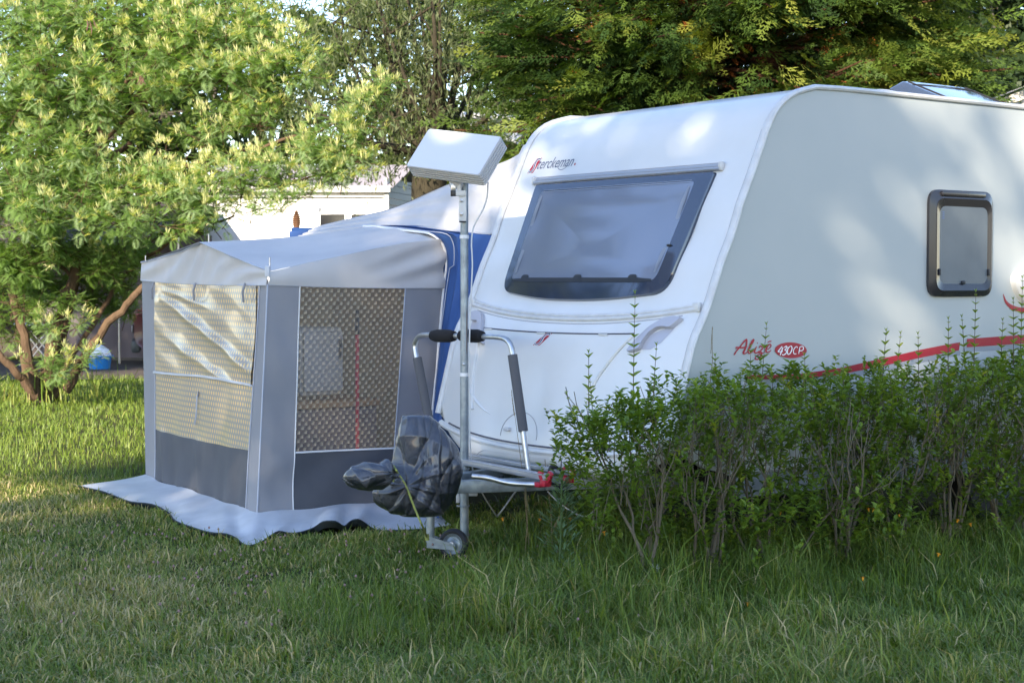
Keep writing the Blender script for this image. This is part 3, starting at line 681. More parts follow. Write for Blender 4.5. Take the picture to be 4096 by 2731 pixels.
# edge bead, frame tips
seamtube('roof_edge_bead', [gable(t, 1, .004) for t in np.linspace(0, 1, 40)], .006, M_stitch)
for p, h in ((gable(.004, 1), .075), (gable(.447, 1), .055), (gable(.995, 1), .05)):
    mb = MB(); p = np.array(p) + nL * -.02; mb.tube([p + np.array([0, 0, -.03]), p + np.array([0, 0, h])], .004, 6); kid(mb.build('pole_spike', M_steelrod), annex)
mb = MB(); q = gable(.004, .9); mb.box(q + np.array([.01, -.02, 0]), (.03, .03, .07), bevel=.006); kid(mb.build('corner_reinforcement', M_mud), annex)
# poles inside
for p in (Npt(0), Lpt(0)):
    mb = MB(); q = p + (np.array([.04, .16, 0]) if p[0] > -2 else np.array([.14, -.10, 0])); mb.tube([q, q + np.array([0, 0, 1.53])], .011, 8); kid(mb.build('corner_pole', M_steelrod), annex)
# mud flap
def flap_edge(k):
    """outer edge on the ground: k in 0..1 left tip -> corner -> right end"""
    pts = [atz(175, 1113, .03), atz(215, 1113, .03)]
E1 = [at(x, y, 1.0) * 0 for x, y in []]
def wavy(path, z0):
    return [atz(x, y, z) for x, y, z in path]
outer = wavy([(180, 1115, .04), (200, 1120, .03), (235, 1128, .03), (262, 1138, .02), (300, 1152, .02), (350, 1158, .03), (386, 1176, .02), (402, 1195, .02), (440, 1210, .02), (480, 1222, .03), (520, 1226, .04), (543, 1236, .02), (560, 1250, .01), (578, 1252, .01),
               (600, 1244, .01), (618, 1232, .03), (640, 1220, .04), (664, 1224, .02), (690, 1222, .02), (720, 1212, .03), (742, 1198, .09), (770, 1197, .10), (790, 1208, .05), (806, 1196, .08), (822, 1192, .10), (840, 1202, .05), (862, 1216, .01), (900, 1218, .01), (950, 1216, .01), (1000, 1212, .01), (1040, 1206, .01)], 0)
inner = []
kN = 13
for i in range(len(outer)):
    if i <= kN:
        t = 1 - i / kN; inner.append(wallL(t, botL(t) + .012, .004))
    else:
        s = (i - kN) / (len(outer) - 1 - kN) * 1.02; inner.append(wallR(s, botR(s) + .012, .004))
outer = catmull(outer, 3); inner = catmull(inner, 3)
rows = []
for o_, i_ in zip(outer, inner):
    r = []
    for k in np.linspace(0, 1, 12):
        p = ln(i_, o_, k); p[2] = i_[2] * (1 - k) ** 1.7 + o_[2] * (1 - (1 - k) ** 1.7) + .010 * math.sin(7 * k + 9 * p[0] + 4 * p[1]) * k * (1 - k) * 4; r.append(p)
    rows.append(r)
mb = MB(); mb.grid(np.array(rows)); kid(mb.build('mud_flap', M_mud, angle=60), annex)
mb = MB(); rr = [[ln(o_, i_, .0) + np.array([0, 0, -.004]), ln(o_, i_, .03) + np.array([0, 0, -.02]), ln(o_, i_, .10) + np.array([0, 0, -.05])] for o_, i_ in zip(outer, inner)]
mb.grid(np.array(rr)); kid(mb.build('flap_underside', M_mudu), annex)
seamtube('flap_hem_edge', list(outer), .005, M_mudu)

# things inside the annex, seen through the clear window
def inside(x, y, d=.45):
    return at(x, y, 10.35 + d)
c1 = inside(742, 792, .55); 
fr = empty('camp_fridge', (c1[0], c1[1], 0), PHI, 'white camping fridge standing inside the annex behind the chequered window', 'fridge')
mb = MB(); mb.box((0, .22, .98), (.34, .40, .46), bevel=.03); fr1 = mb.build('cabinet', M_white, fr)
mb = MB(); mb.box((0, -.0, .98), (.30, .02, .40), bevel=.01); mb.build('door', M_white, fr)
mb = MB(); mb.box((.12, -.02, 1.06), (.015, .02, .14), bevel=.004); mb.build('handle', M_black, fr)
tb = empty('cupboard', (c1[0] + .08, c1[1], 0), PHI, 'low camping cupboard with brown cloth front and wooden top under the fridge', 'cupboard')
mb = MB(); mb.box((0, .2, .70), (.66, .5, .05), bevel=.01); mb.build('top', mat('pine_board', (.55, .33, .14), rough=.5, col2=(.42, .24, .10), nscale=9, stretch=(1, 8, 8)), tb)
mb = MB(); mb.box((0, .2, .35), (.62, .46, .64), bevel=.01); mb.build('cloth_body', mat('mauve_brown_cloth', (.21, .165, .16), rough=.9, col2=(.26, .21, .20), nscale=8), tb)
b0 = at(821, 1040, 10.62); b1 = at(822, 722, 10.62)
br = empty('broom', (b0[0], b0[1], 0), 0, 'red-handled broom with dark grip leaning inside the annex window', 'broom')
mb = MB(); mb.tube([(0, 0, .08), (0, 0, 1.17)], .013, 8); mb.build('handle', mat('red_plastic', (.55, .03, .05), rough=.4), br)
mb = MB(); mb.tube([(0, 0, 1.17), (0, 0, 1.33)], .016, 8); mb.build('grip', M_black, br)
mb = MB(); mb.box((0, 0, .05), (.26, .05, .10), bevel=.01); mb.build('brush_head', M_black, br)
gs = bpy.data.objects.new
mb = MB(); th = [W3(-1.55, 2.85, .012), W3(-.5, 2.85, .012), W3(-.5, 5.0, .012), W3(-1.5, 5.0, .012)]
mb.add(th, [(0, 1, 2, 3)]); tag(mb.build('groundsheet', mat('grey_groundsheet', (.10, .10, .10), rough=.9)), 'dark grey groundsheet lying on the lawn inside the annex', 'groundsheet')

# ------------------------------------------------------------------ awning behind: canopy, blue end wall, piping
awn = empty('caravan_awning', W3(-.3, 2.2, 0), PHI, 'large awning fixed to the caravan, pale sloping canopy above a royal blue end wall', 'awning')
def kidm(o, par):
    o.parent = par; o.matrix_parent_inverse = (Matrix.Translation(par.location) @ Matrix.Rotation(par.rotation_euler.z, 4, 'Z')).inverted(); return o
B0 = WID + .02
pipe = [(apip(z), 2.77, z) for z in np.linspace(0.02, 1.62, 14)] + [(-.313, 2.77, 1.719), (-.351, 2.77, 1.782), (-.40, 2.83, 1.833), (-.41, 3.01, 1.852), (-.41, 3.5, 1.895), (-.40, 3.66, 1.902)]
zz = np.linspace(.30, 1.50, 14)
edgeA = [(prof(z) + .01, B0, z - (.28 * (1 - (z - .3) / 1.2) if z < 1.5 else 0)) for z in zz] + [(prof(z) + .01, B0, z) for z in (1.62, 1.73, 1.81)] + [(-.33, 2.60, 1.850), (-.33, 3.0, 1.889), (-.34, 3.5, 1.908)]
edgeA[0] = (edgeA[0][0], B0, .05)
pa = catmull(pipe, 3); ea = catmull(edgeA, 3); rows = []
for p, q in zip(pa, ea):
    r = []
    for k in np.linspace(0, 1, 16):
        x = ln(p, q, k); x = x + np.array([-.018, 0, 0]) * math.sin(math.pi * k) * math.sin(22 * k + 3 * x[2]); r.append(W3(*x))
    rows.append(r)
mb = MB(); mb.grid(np.array(rows)); kidm(mb.build('end_wall', M_bluec), awn)
mb = MB(); mb.tube([W3(x - .008, y - .004, z) for x, y, z in pa], .0085, 7); kidm(mb.build('white_piping', M_piping), awn)
off_ = [ln(p, q, .16 if i < 40 else .3) for i, (p, q) in enumerate(zip(pa, ea))]
mb = MB(); mb.tube([W3(x - .016, y, z) for x, y, z in off_], .003, 5); kidm(mb.build('wall_seam', M_stitch), awn)
# pale gable above the blue
up = [(-.115, 2.12, 2.36), (-.16, 2.308, 2.290), (-.19, 2.55, 2.240), (-.2, 3.061, 2.140), (-.2, 3.613, 2.034), (-.2, 4.211, 1.975), (-.2, 4.70, 1.928)]
lo = [(prof(1.82) + .005, B0, 1.822), (-.34, 2.30, 1.826), (-.34, 2.656, 1.855), (-.33, 3.02, 1.884), (-.33, 3.63, 1.893), (-.32, 4.2, 1.88), (-.32, 4.72, 1.86)]
U, Lo = catmull(up, 8), catmull(lo, 8); rows = []
for i, (p, q) in enumerate(zip(U, Lo)):
    r = []
    for k in np.linspace(0, 1, 20):
        x = ln(p, q, k); s_ = i / len(U)
        x = x + np.array([-1, 0, 0]) * (.022 * math.sin(34 * s_ + 7 * k) * math.exp(-s_ * 5) * math.sin(math.pi * min(1, k * 1.3 + .1)) + .008 * math.sin(17 * k + 8 * s_)); r.append(W3(*x))
    rows.append(r)
mb = MB(); mb.grid(np.array(rows), flip=True); kidm(mb.build('gable_panel', M_canopy), awn)
rows = [[W3(*(p + np.array([dx, 0, dz]))) for dx, dz in ((0, 0), (.05, .012), (.3, .02), (1.0, .03), (2.6, .0))] for p in U]
mb = MB(); mb.grid(np.array(rows)); kidm(mb.build('canopy_roof', M_canopy), awn)
# inner strip that joins the gable to the caravan rail
cz = np.linspace(1.82, 2.40, 14)
mb = MB(); mb.grid(np.array([[W3(prof(z) - .004, WID + .005, z), W3(prof(z) + .0, WID + .06, z - .01), W3(prof(z) + .015, WID + .09, z - .015)] for z in cz])); kidm(mb.build('rail_strip', M_canopy), awn)
mb = MB(); mb.tube([W3(*(q + np.array([-.012, 0, -.004]))) for q in Lo], .006, 6); kidm(mb.build('canopy_hem', M_canopy), awn)
# outer front wall of the awning, mostly hidden
mb = MB(); mb.grid(np.array([[W3(-.25 + .03 * math.sin(30 * k), 4.74 + .22 * k, z) for z in (.05, 1.2, 1.90)] for k in np.linspace(0, 1, 20)])); kidm(mb.build('front_wall', M_bluec), awn)
mb = MB(); mb.grid(np.array([[W3(a, 4.98, z) for z in (.05, 1.93)] for a in (-.25, 2.6)])); kidm(mb.build('front_wall', M_bluec), awn)
mb = MB(); mb.tube([W3(-.2, 4.72, .0), W3(-.2, 4.72, 1.92)], .013, 8); kidm(mb.build('corner_pole', M_steelrod), awn)

# partition between annex and awning, seen through the chequered window
mb = MB(); mb.grid(np.array([[W3(-.36 + .02 * math.sin(k * 25), 2.80 + 1.95 * k, z) for z in (.03, .9, 1.84)] for k in np.linspace(0, 1, 24)])); kidm(mb.build('inner_wall', mat('warm_beige_inner_cloth', (.46, .36, .22), rough=.8, transl=.3)), awn)
# ------------------------------------------------------------------ antenna mast
MX, MY = -.270, 9.25
mast = empty('antenna_mast', (MX, MY, 0), 0, 'galvanised steel mast standing beside the drawbar, carrying the flat satellite antenna', 'mast')
M_zip = mat('white_cable_tie', (.72, .72, .72), rough=.4)
def mt(x, y, z): return (x - MX, y - MY, z)
mb = MB(); mb.tube([(0, 0, -.05), (0, 0, .98)], .0245, 16); mb.build('lower_tube', M_galv, mast)
mb = MB(); mb.tube([(0, 0, .93), (0, 0, 2.09)], .0225, 16); mb.build('upper_tube', M_galv, mast)
for y in (544, 860):
    z = at(1068, y, MY)[2]; mb = MB(); mb.tube([(0, 0, z - .010), (0, 0, z + .010)], .0265, 16); mb.build('band', M_zip, mast)
for y in (1076, 1161):
    z = at(1066, y, MY)[2]; mb = MB(); mb.tube([(.027 * math.cos(a), .027 * math.sin(a), z + .004 * math.sin(a)) for a in np.linspace(0, 6.28, 18, endpoint=False)], .004, 6, closed=True); mb.box((-.035, -.005, z), (.02, .02, .008)); mb.build('wire_loop', M_galv, mast)
mb = MB(); mb.lathe([(.001, .006), (.007, .004), (.008, 0)], (-.003, -.0235, at(1068, 836, MY)[2]), Matrix.Rotation(math.pi / 2, 3, 'X'), 10); mb.build('bolt', M_steelrod, mast)
M_rust = mat('rust_stain', (.16, .065, .03), rough=.9)
mb = MB()
for y0, y1, ww in ((738, 762, .005), (766, 786, .004)):
    ribbon(mb, [(.6, at(1070, y0, MY)[2]), (.68, at(1070, (y0 + y1) / 2, MY)[2]), (.62, at(1070, y1, MY)[2])], .18, lambda a, z, o_: np.array([.0232 * math.sin(a), -.0232 * math.cos(a), z]), 0)
mb.build('rust_stain', M_rust, mast)
# bracket: white angle pieces with black end caps
def bx(name, x0, y0, x1, y1, yy, th, m, bev=.003):
    p, q = at(x0, y0, yy), at(x1, y1, yy); c = (p + q) / 2; mb = MB()
    mb.box(mt(c[0], yy, c[2]), (abs(q[0] - p[0]), th, abs(q[2] - p[2])), bevel=bev); return mb.build(name, m, mast)
bk = bx('bracket', 1054, 450, 1071.5, 508, MY - .040, .032, M_trimw); b2 = bx('bracket_arm', 1047, 438, 1071.5, 451, MY - .045, .045, M_trimw)
bx('bracket_cap', 1054.5, 508, 1071, 511, MY - .040, .033, M_black); bx('clamp_knob', 1035, 438, 1047, 451, MY - .05, .04, M_black)
bx('stub_tube', 1035.5, 420, 1047, 438, MY - .04, .03, M_alu); bx('stub_tube', 1050, 420, 1060, 438, MY - .04, .03, M_trimw)
for y in (461, 492):
    p = at(1059.5, y, MY - .058); mb = MB(); mb.lathe([(.001, .012), (.008, .010), (.009, 0)], mt(*p), Matrix.Rotation(math.pi / 2, 3, 'X'), 10); mb.build('bolt', M_steelrod, mast)
# flat antenna
e1 = np.array([.425, -.289, -.072]); e2 = np.array([.125, .128, .225]); e3 = np.array([.035, .0658, -.057])
o1 = nrm(e1); o3 = nrm(np.cross(e1, e2)); o3 = o3 if o3[1] > 0 else -o3; o2 = nrm(np.cross(o3, o1)); o2 = o2 if o2[2] > 0 else -o2
Wd, Hd, Dd = .505, .279, .092
bl = at(933.5, 380, 9.26)
ant = empty('satellite_antenna', tuple(bl + o1 * Wd / 2 + o3 * Dd), 0, 'flat white box satellite antenna with ribbed edges on top of the mast', 'antenna')
def an(u_, v_, d_): return (bl + o1 * u_ + o2 * v_ + o3 * d_) - np.array(ant.location)
ol = roundpoly([(0, 0), (Wd, 0), (Wd, Hd), (0, Hd)], .018, 6)
mb = MB(); rows = [(ol, 0.0)]; c = ol.mean(0)
M_antw = mat('antenna_plastic', (0.672, 0.672, 0.672), rough=0.35)
M_antside = mat('antenna_plastic_side', (0.521, 0.504, 0.487), rough=0.5)
fill_fan(mb, ol, lambda x, y, o_: an(x, y, 0), 0, 2); 
mb.build('front_face', M_antw, ant)
for k in range(5):
    d0 = .003 + k * .0185
    rows += [(c + (ol - c) * .975, d0), (c + (ol - c) * 1.02, d0 + .003), (c + (ol - c) * 1.02, d0 + .0125), (c + (ol - c) * .975, d0 + .0150)]
mb = MB(); mb.grid(np.array([[an(x, y, d) for x, y in q] for q, d in rows]).transpose(1, 0, 2), closeu=True); fill_fan(mb, ol, lambda x, y, o_: an(x, y, .094), 0, 2)
mb.build('ribbed_housing', M_antside, ant, angle=30)
mb = MB(); pm = np.array(at(1048, 425, MY - .02)) - np.array(ant.location); mb.lathe([(.04, .03), (.04, .0), (.03, -.02)], pm + np.array([0, 0, .0]), None, 16); mb.build('swivel_foot', M_antside, ant)
M_cable = mat('white_cable', (.60, .60, .58), rough=.5)
cb = [at(1121, 418, 9.27), at(1119, 450, 9.27), at(1110, 480, 9.26), at(1096, 505, 9.25), at(1086, 528, 9.24), at(1083, 560, MY - .025), at(1085, 610, MY - .025), at(1081, 700, MY - .025), at(1078, 800, MY - .025), at(1078, 920, MY - .025), at(1079, 1000, MY - .025), at(1083, 1060, 9.25), at(1092, 1100, 9.3), at(1115, 1145, 9.4), atz(1141, 1186, .02)]
mb = MB(); mb.tube(catmull(cb, 6), .0042, 6); tag(mb.build('antenna_cable', M_cable), 'thin pale cable hanging from the satellite antenna down the mast to the grass', 'cable')
mb = MB(); mb.tube(catmull([atz(1142, 1186, .02), at(1158, 1165, 9.75), at(1172, 1145, 9.9), at(1186, 1126, 10.1)], 6), .0052, 6); mb.tube(catmull([at(1258, 1128, 10.1), at(1280, 1150, 10.0), at(1310, 1172, 9.9), at(1345, 1185, 9.85), at(1378, 1160, 9.9)], 6), .0042, 6)
tag(mb.build('power_cable', M_cable), 'pale power cable drooping under the front of the caravan', 'cable')

# ------------------------------------------------------------------ bicycle rack on the drawbar
rack = empty('bicycle_rack', W3(-1.05, 1.3, .45), PHI, 'folded aluminium bicycle rack with foam padded hoop and red wheel cups on the drawbar', 'bicycle rack')
M_foam = mat('grey_foam_sleeve', (0.097, 0.097, 0.105), rough=.95, bump=.001, bscale=300); M_foamb = mat('black_foam', (.008, .008, .010), rough=.95)
A_ = -1.05
hoop = [ata(987, 1050, A_), ata(985, 950, A_), ata(966, 880, A_), ata(957, 820, A_), ata(953, 792, A_), ata(962, 773, A_), ata(980, 769, A_), ata(1010, 770, A_), ata(1060, 772, A_), ata(1100, 773, A_), ata(1140, 774, A_), ata(1162, 779, A_), ata(1173, 793, A_), ata(1178, 815, A_), ata(1188, 880, A_), ata(1199, 970, A_), ata(1208, 1040, A_), ata(1214, 1082, A_)]
mb = MB(); mb.tube(catmull(hoop, 5), .0155, 12); kidm(mb.build('hoop_tube', M_alu), rack)
for (x0, y0), (x1, y1) in (((958.5, 822), (987, 972)), ((1177, 815), (1202, 990))):
    mb = MB(); mb.tube([ata(x0, y0, A_), ata((x0 + x1) / 2 + (.0), (y0 + y1) / 2, A_), ata(x1, y1, A_)], .027, 16); kidm(mb.build('foam_sleeve', M_foam), rack)
for x in (1018, 1083):
    pts = [ata(x - 27, 770.5, A_ - .002), ata(x - 24, 770.5, A_ - .002), ata(x - 14, 771, A_ - .002), ata(x + 14, 771.5, A_ - .002), ata(x + 24, 772, A_ - .002), ata(x + 27, 772, A_ - .002)]
    mb = MB(); mb.tube(pts, [.012, .030, .038, .038, .030, .012], 18); kidm(mb.build('foam_pad', M_foamb), rack)
def railbox(x0, y0, x1, y1, a, h, wd, name='wheel_rail'):
    p, q = ata(x0, y0, a), ata(x1, y1, a); d = q - p; c = (p + q) / 2; L_ = np.linalg.norm(d)
    R_ = Matrix((nrm(d), nrm(np.cross((0, 0, 1), d)), nrm(np.cross(d, np.cross((0, 0, 1), d))))).transposed()
    mb = MB(); mb.box(c, (L_, wd, h), R_, bevel=.004); mb.box(c + np.array([0, 0, h * .5]), (L_, wd * 1.15, .008), R_, bevel=.002); return kidm(mb.build(name, M_aludull), rack)
railbox(1050, 1044, 1318, 1088, -.98, .020, .040); railbox(1050, 1058, 1264, 1098, -1.13, .030, .040)
mb = MB(); mb.tube(catmull([at(1084, 1093, 8.68), at(1120, 1097, 8.67), at(1160, 1107, 8.67), at(1195, 1111, 8.67), at(1230, 1112, 8.67), at(1256, 1108, 8.67)], 6), .015, 12); kidm(mb.build('support_tube', M_alu), rack)
M_redp = mat('red_moulded_plastic', (.46, .022, .045), rough=.38)
for (x, y, a) in ((1253, 1100, -1.14), (1305, 1093, -.98)):
    k = MB(); Z_ = np.array([0, 0, 1.]); p = ata(x, y, a); sx = VX * -1
    base = p + Z_ * -.022
    k.box(base, (.045, .05, .035), Matrix.Rotation(PHI + math.pi / 2, 3, 'Z'), bevel=.006)
    for s in (-1, 1):
        k.box(p + sx * (s * .034) + Z_ * .015, (.058, .022, .034), Matrix.Rotation(PHI + math.pi / 2, 3, 'Z') @ Matrix.Rotation(s * -1.05 * -1, 3, 'Y'), bevel=.006)
    kidm(k.build('wheel_cup', M_redp), rack)
mb = MB(); mb.box(ata(1242, 1112, -1.14), (.06, .05, .028), Matrix.Rotation(PHI, 3, 'Z'), bevel=.008); kidm(mb.build('cup_clamp', M_redp), rack)
mb = MB(); mb.lathe([(.001, .02), (.022, .016), (.024, -.016), (.001, -.02)], ata(1097, 1103, -1.1), Matrix.Rotation(math.pi / 2, 3, 'X'), 16); kidm(mb.build('pivot_bolt', M_steelrod), rack)
mb = MB(); mb.box(ata(1099, 1100, -1.15), (.03, .03, .06), Matrix.Rotation(PHI, 3, 'Z'), bevel=.008); kidm(mb.build('buckle', M_rubber), rack)
mb = MB(); mb.box(ata(1098, 1103, -1.16) + np.array([.13, 0, .003]), (.028, .03, .055), Matrix.Rotation(PHI, 3, 'Z'), bevel=.012); kidm(mb.build('rail_clamp', M_rubber), rack)
st = catmull([ata(1230, 1045, -1.05), ata(1287, 1046, -1.05), ata(1289, 1062, -1.05), ata(1287, 1078, -1.05), ata(1278, 1072, -1.05), ata(1264, 1074, -1.05), ata(1257, 1088, -1.06), ata(1262, 1104, -1.07), ata(1280, 1116, -1.08), ata(1302, 1112, -1.06)][1:], 6)
mb = MB(); mb.tube(st, .014, 8, flat=.2, up=tuple(nrm(np.array([1., 0, .3])))); kidm(mb.build('ratchet_strap', M_rubber), rack)
# white number board / clamp plate behind the mast
mb = MB(); c = at(1082, 1122, 9.32); mb.box(c, (.075, .012, .085), bevel=.006); mb.box(at(1052, 1130, 9.30), (.022, .02, .12), bevel=.003)
tag(mb.build('clamp_plate', M_trimw), 'small white clamp plate wired to the mast beside the drawbar', 'clamp')

# ------------------------------------------------------------------ jockey wheel (part of the caravan)
def lc(p): q = MC.inverted() @ Vector(p); return (q.x, q.y, q.z)
jx, jy = 1042, 1248; jc = at(jx, jy, 8.95)
ax = nrm(np.array([-.28, -.95, .1]))
def disc_rot(ax): 
    z = Vector(ax); return z.to_track_quat('Z', 'Y').to_matrix()
jr = Matrix.Rotation(-PHI, 3, 'Z') @ disc_rot(ax)
mb = MB(); prof_ = [(.056, -.022), (.070, -.026), (.081, -.018), (.085, 0), (.081, .018), (.070, .026), (.056, .022)]
mb.lathe(prof_, lc(jc), jr, 36); jw = mb.build('jockey_wheel', M_rubber, van)
mb = MB(); mb.lathe([(.001, .030), (.012, .030), (.018, .020), (.028, .012), (.040, .010), (.050, .016), (.057, .023), (.057, -.02), (.001, -.02)], lc(jc), jr, 32); mb.build('hub', M_galv, jw)
tp0, tp1 = at(991, 1176, 8.98), at(988, 1245, 8.98)
mb = MB(); mb.tube([lc(tp0 + np.array([0, 0, .35])), lc(tp1)], .0235, 16); mb.build('jockey_tube', M_galv, van)
def plate(p, q, r, th, h0, h1):
    k = MB(); P_ = [np.array(p) + [0, 0, h0], np.array(q) + [0, 0, h1 * .8], np.array(q) + [0, 0, -h1], np.array(p) + [0, 0, -h0]]
    n_ = nrm(np.cross(P_[1] - P_[0], P_[3] - P_[0])) * th
    V = [lc(x + n_) for x in P_] + [lc(x - n_) for x in P_]
    k.add(V, [(0, 1, 2, 3), (7, 6, 5, 4), (0, 4, 5, 1), (1, 5, 6, 2), (2, 6, 7, 3), (3, 7, 4, 0)]); return k
plate(at(980, 1243, 8.90), at(1045, 1256, 8.90), 0, .003, .034, .018).build('fork_plate', M_galv, jw, smooth=False)
plate(at(984, 1238, 9.01), at(1045, 1250, 9.0), 0, .003, .030, .018).build('fork_plate', M_galv, jw, smooth=False)
mb = MB(); mb.lathe([(.001, .01), (.012, .008), (.014, 0)], lc(jc + ax * .036), jr, 12); mb.build('axle_nut', M_steelrod, jw)

# ------------------------------------------------------------------ black bags over the coupling
def bagmat():
    m = bpy.data.materials.new('black_polythene'); m.use_nodes = True; t = m.node_tree; b = t.nodes['Principled BSDF']
    inp(b, 'Base Color', (.012, .015, .028, 1)); inp(b, 'Roughness', .17); inp(b, 'Specular IOR Level', .9); inp(b, 'Coat Weight', .9); inp(b, 'Coat Roughness', .12)
    tc = t.nodes.new('ShaderNodeTexCoord'); n = t.nodes.new('ShaderNodeTexNoise'); n.inputs['Scale'].default_value = 14; n.inputs['Detail'].default_value = 5; n.inputs['Distortion'].default_value = 2.2
    bp = t.nodes.new('ShaderNodeBump'); bp.inputs['Distance'].default_value = .012; bp.inputs['Strength'].default_value = .6
    v = t.nodes.new('ShaderNodeTexVoronoi'); v.inputs['Scale'].default_value = 17; v.feature = 'DISTANCE_TO_EDGE'
    ad = t.nodes.new('ShaderNodeMath'); ad.operation = 'MULTIPLY_ADD'; ad.inputs[1].default_value = .5
    L = t.links; L.new(tc.outputs['Object'], n.inputs['Vector']); L.new(n.outputs[1], v.inputs['Vector']); L.new(v.outputs[0], ad.inputs[0]); L.new(n.outputs[0], ad.inputs[2]); L.new(ad.outputs[0], bp.inputs['Height']); L.new(bp.outputs[0], b.inputs['Normal'])
    return m
M_bag = bagmat()
rng = np.random.default_rng(5)
def vnoise(P, sc_, seed):
    """smooth pseudo noise from sines"""
    r = np.random.default_rng(seed); out = np.zeros(len(P))
    for k in range(6):
        d = nrm(r.normal(size=3)); out += np.sin(P @ d * sc_ * r.uniform(.7, 1.6) + r.uniform(0, 6.28)) / 6
    return out
def bag(name, secs, depth, yy, tie, horizontal, label, seed, pleat=22, amp=.022):
    """secs: (position, low, high) of the outline; lofted with a rounded section and pulled into pleats towards the tie"""
    secs = catmull([(a, b, c, 0) for a, b, c in secs], 11)[:, :3]; n = 200; rows = []
    for k, (s, lo_, hi_) in enumerate(secs):
        c_, h_ = (lo_ + hi_) / 2, (hi_ - lo_) / 2; row = []
        for j in range(n):
            t = 2 * math.pi * j / n; cu, su = math.cos(t), math.sin(t)
            if horizontal: p = at(s, c_ + h_ * su, yy)
            else: p = at(c_ + h_ * cu, s, yy)
            d = h_ / 410 * depth * (cu if horizontal else su)
            row.append(np.array([p[0], p[1] - d if True else 0, p[2]]))
        rows.append(row)
    A = np.array(rows); sh = A.shape; P = A.reshape(-1, 3); cen = A.mean(1, keepdims=True).repeat(n, 1).reshape(-1, 3)
    out = nrm(P - cen + 1e-6); T = np.array(at(*tie, yy - .12)); rel = P - T; ang = np.arctan2(rel[:, 2], rel[:, 0]); dist = np.linalg.norm(rel, axis=1)
    rr_ = np.random.default_rng(seed); g = np.zeros(len(P)); wp = np.stack([vnoise(P, 11, seed + q) for q in (31, 32, 33)], 1) * .10
    for q in range(3):
        ph = ang * pleat * rr_.uniform(.3, .6) / 2 + rr_.uniform(0, 6) + 2.6 * vnoise(P, 10, seed + q); g += (1 - np.abs(np.sin(ph))) ** 2.5 * rr_.uniform(.5, 1)
    g = g / 1.3 - .3
    crk = np.zeros(len(P))
    for q in range(9):
        d = nrm(rr_.normal(size=3) * np.array([1, .6, .55])); crk += ((1 - np.abs(np.sin((P + wp) @ d * rr_.uniform(7, 20) + rr_.uniform(0, 6)))) ** 3 - .2) * rr_.choice([-1, 1])
    P = P + out * (g * amp * np.clip(dist / .08, .15, 1) * np.exp(-dist / .11))[:, None] + out * (vnoise(P, 13, seed + 9) * .014 + crk * .0125)[:, None]
    mb = MB(); mb.grid(P.reshape(sh).transpose(1, 0, 2), closeu=True); m_ = sh[0]
    o = mb.build(name, M_bag, angle=180); md = o.modifiers.new('s', 'SUBSURF'); md.levels = 1; md.render_levels = 1
    return tag(o, label, 'plastic bag')
bag('plastic_bag', [(951, 945, 952), (953, 928, 980), (962, 920, 1000), (985, 912, 1020), (1012, 906, 1036), (1040, 905, 1050), (1062, 903, 1056), (1080, 890, 1058), (1100, 876, 1056), (1120, 868, 1050), (1145, 869, 1040), (1163, 880, 1032), (1176, 900, 1022), (1183, 930, 1004), (1184, 960, 970)],
    .75, 8.62, (938, 1112), False, 'crumpled black plastic bag draped over the tow hitch, bulging and tied with yellow rope', 3)
bag('plastic_bag', [(786, 1098, 1102), (789, 1088, 1108), (800, 1077, 1119), (820, 1068, 1126), (845, 1062, 1127), (870, 1058, 1124), (888, 1057, 1120), (900, 1064, 1112), (908, 1078, 1102), (918, 1086, 1100)],
    .9, 8.36, (905, 1090), True, 'narrow black plastic bag wrapped round the coupling nose, pointing left of the tow hitch', 8, pleat=18, amp=.013)
M_rope = mat('yellow_green_rope', (.42, .44, .06), rough=.8, col2=(.10, .13, .08), nscale=90, ncontrast=.9)
mb = MB(); mb.tube(catmull([at(938, 1128, 8.36), at(946, 1150, 8.36), at(958, 1180, 8.36), at(970, 1207, 8.36), at(980, 1232, 8.80)], 6), .0055, 7)
mb.tube([at(980, 1226, 8.80), at(981, 1240, 8.80)], .012, 8)
mb.tube(catmull([at(900, 1064, 8.80), at(908, 1076, 8.36), at(912, 1085, 8.36), at(905, 1092, 8.36), at(903, 1106, 8.36)], 5), .0055, 7); mb.tube(catmull([at(909, 1078, 8.36), at(917, 1090, 8.36), at(930, 1110, 8.36), at(938, 1128, 8.36)], 5), .004, 6)
tag(mb.build('rope', M_rope), 'yellow and green rope tying the black bags down to the jockey wheel', 'rope')
# ------------------------------------------------------------------ vegetation helpers
def frames(D, up=(0, 0, 1)):
    D = nrm(D); U = np.broadcast_to(np.array(up, float), D.shape); S = np.cross(D, U); bad = np.linalg.norm(S, axis=1) < 1e-3; S[bad] = (1, 0, 0); S = nrm(S); Nn = np.cross(S, D); return D, S, Nn
def leaves6(C, D, S, Nn, L, Wd, fold=.25, curl=.15):
    """folded pointed leaf of six points, two quads"""
    L = L[:, None]; Wd = Wd[:, None]
    b = C; t = C + D * L - Nn * L * curl
    a1 = C + D * L * .35 + S * Wd * .5 + Nn * Wd * fold; a2 = C + D * L * .72 + S * Wd * .38 + Nn * Wd * fold * .6 - Nn * L * curl * .5
    b1 = C + D * L * .35 - S * Wd * .5 + Nn * Wd * fold; b2 = C + D * L * .72 - S * Wd * .38 + Nn * Wd * fold * .6 - Nn * L * curl * .5
    V = np.stack([b, a1, a2, t, b2, b1], 1).reshape(-1, 3); n = len(C); k = np.arange(n)[:, None] * 6
    F = np.concatenate([k + np.array([[0, 1, 2, 3]]), k + np.array([[0, 3, 4, 5]])]); return V, F, 6
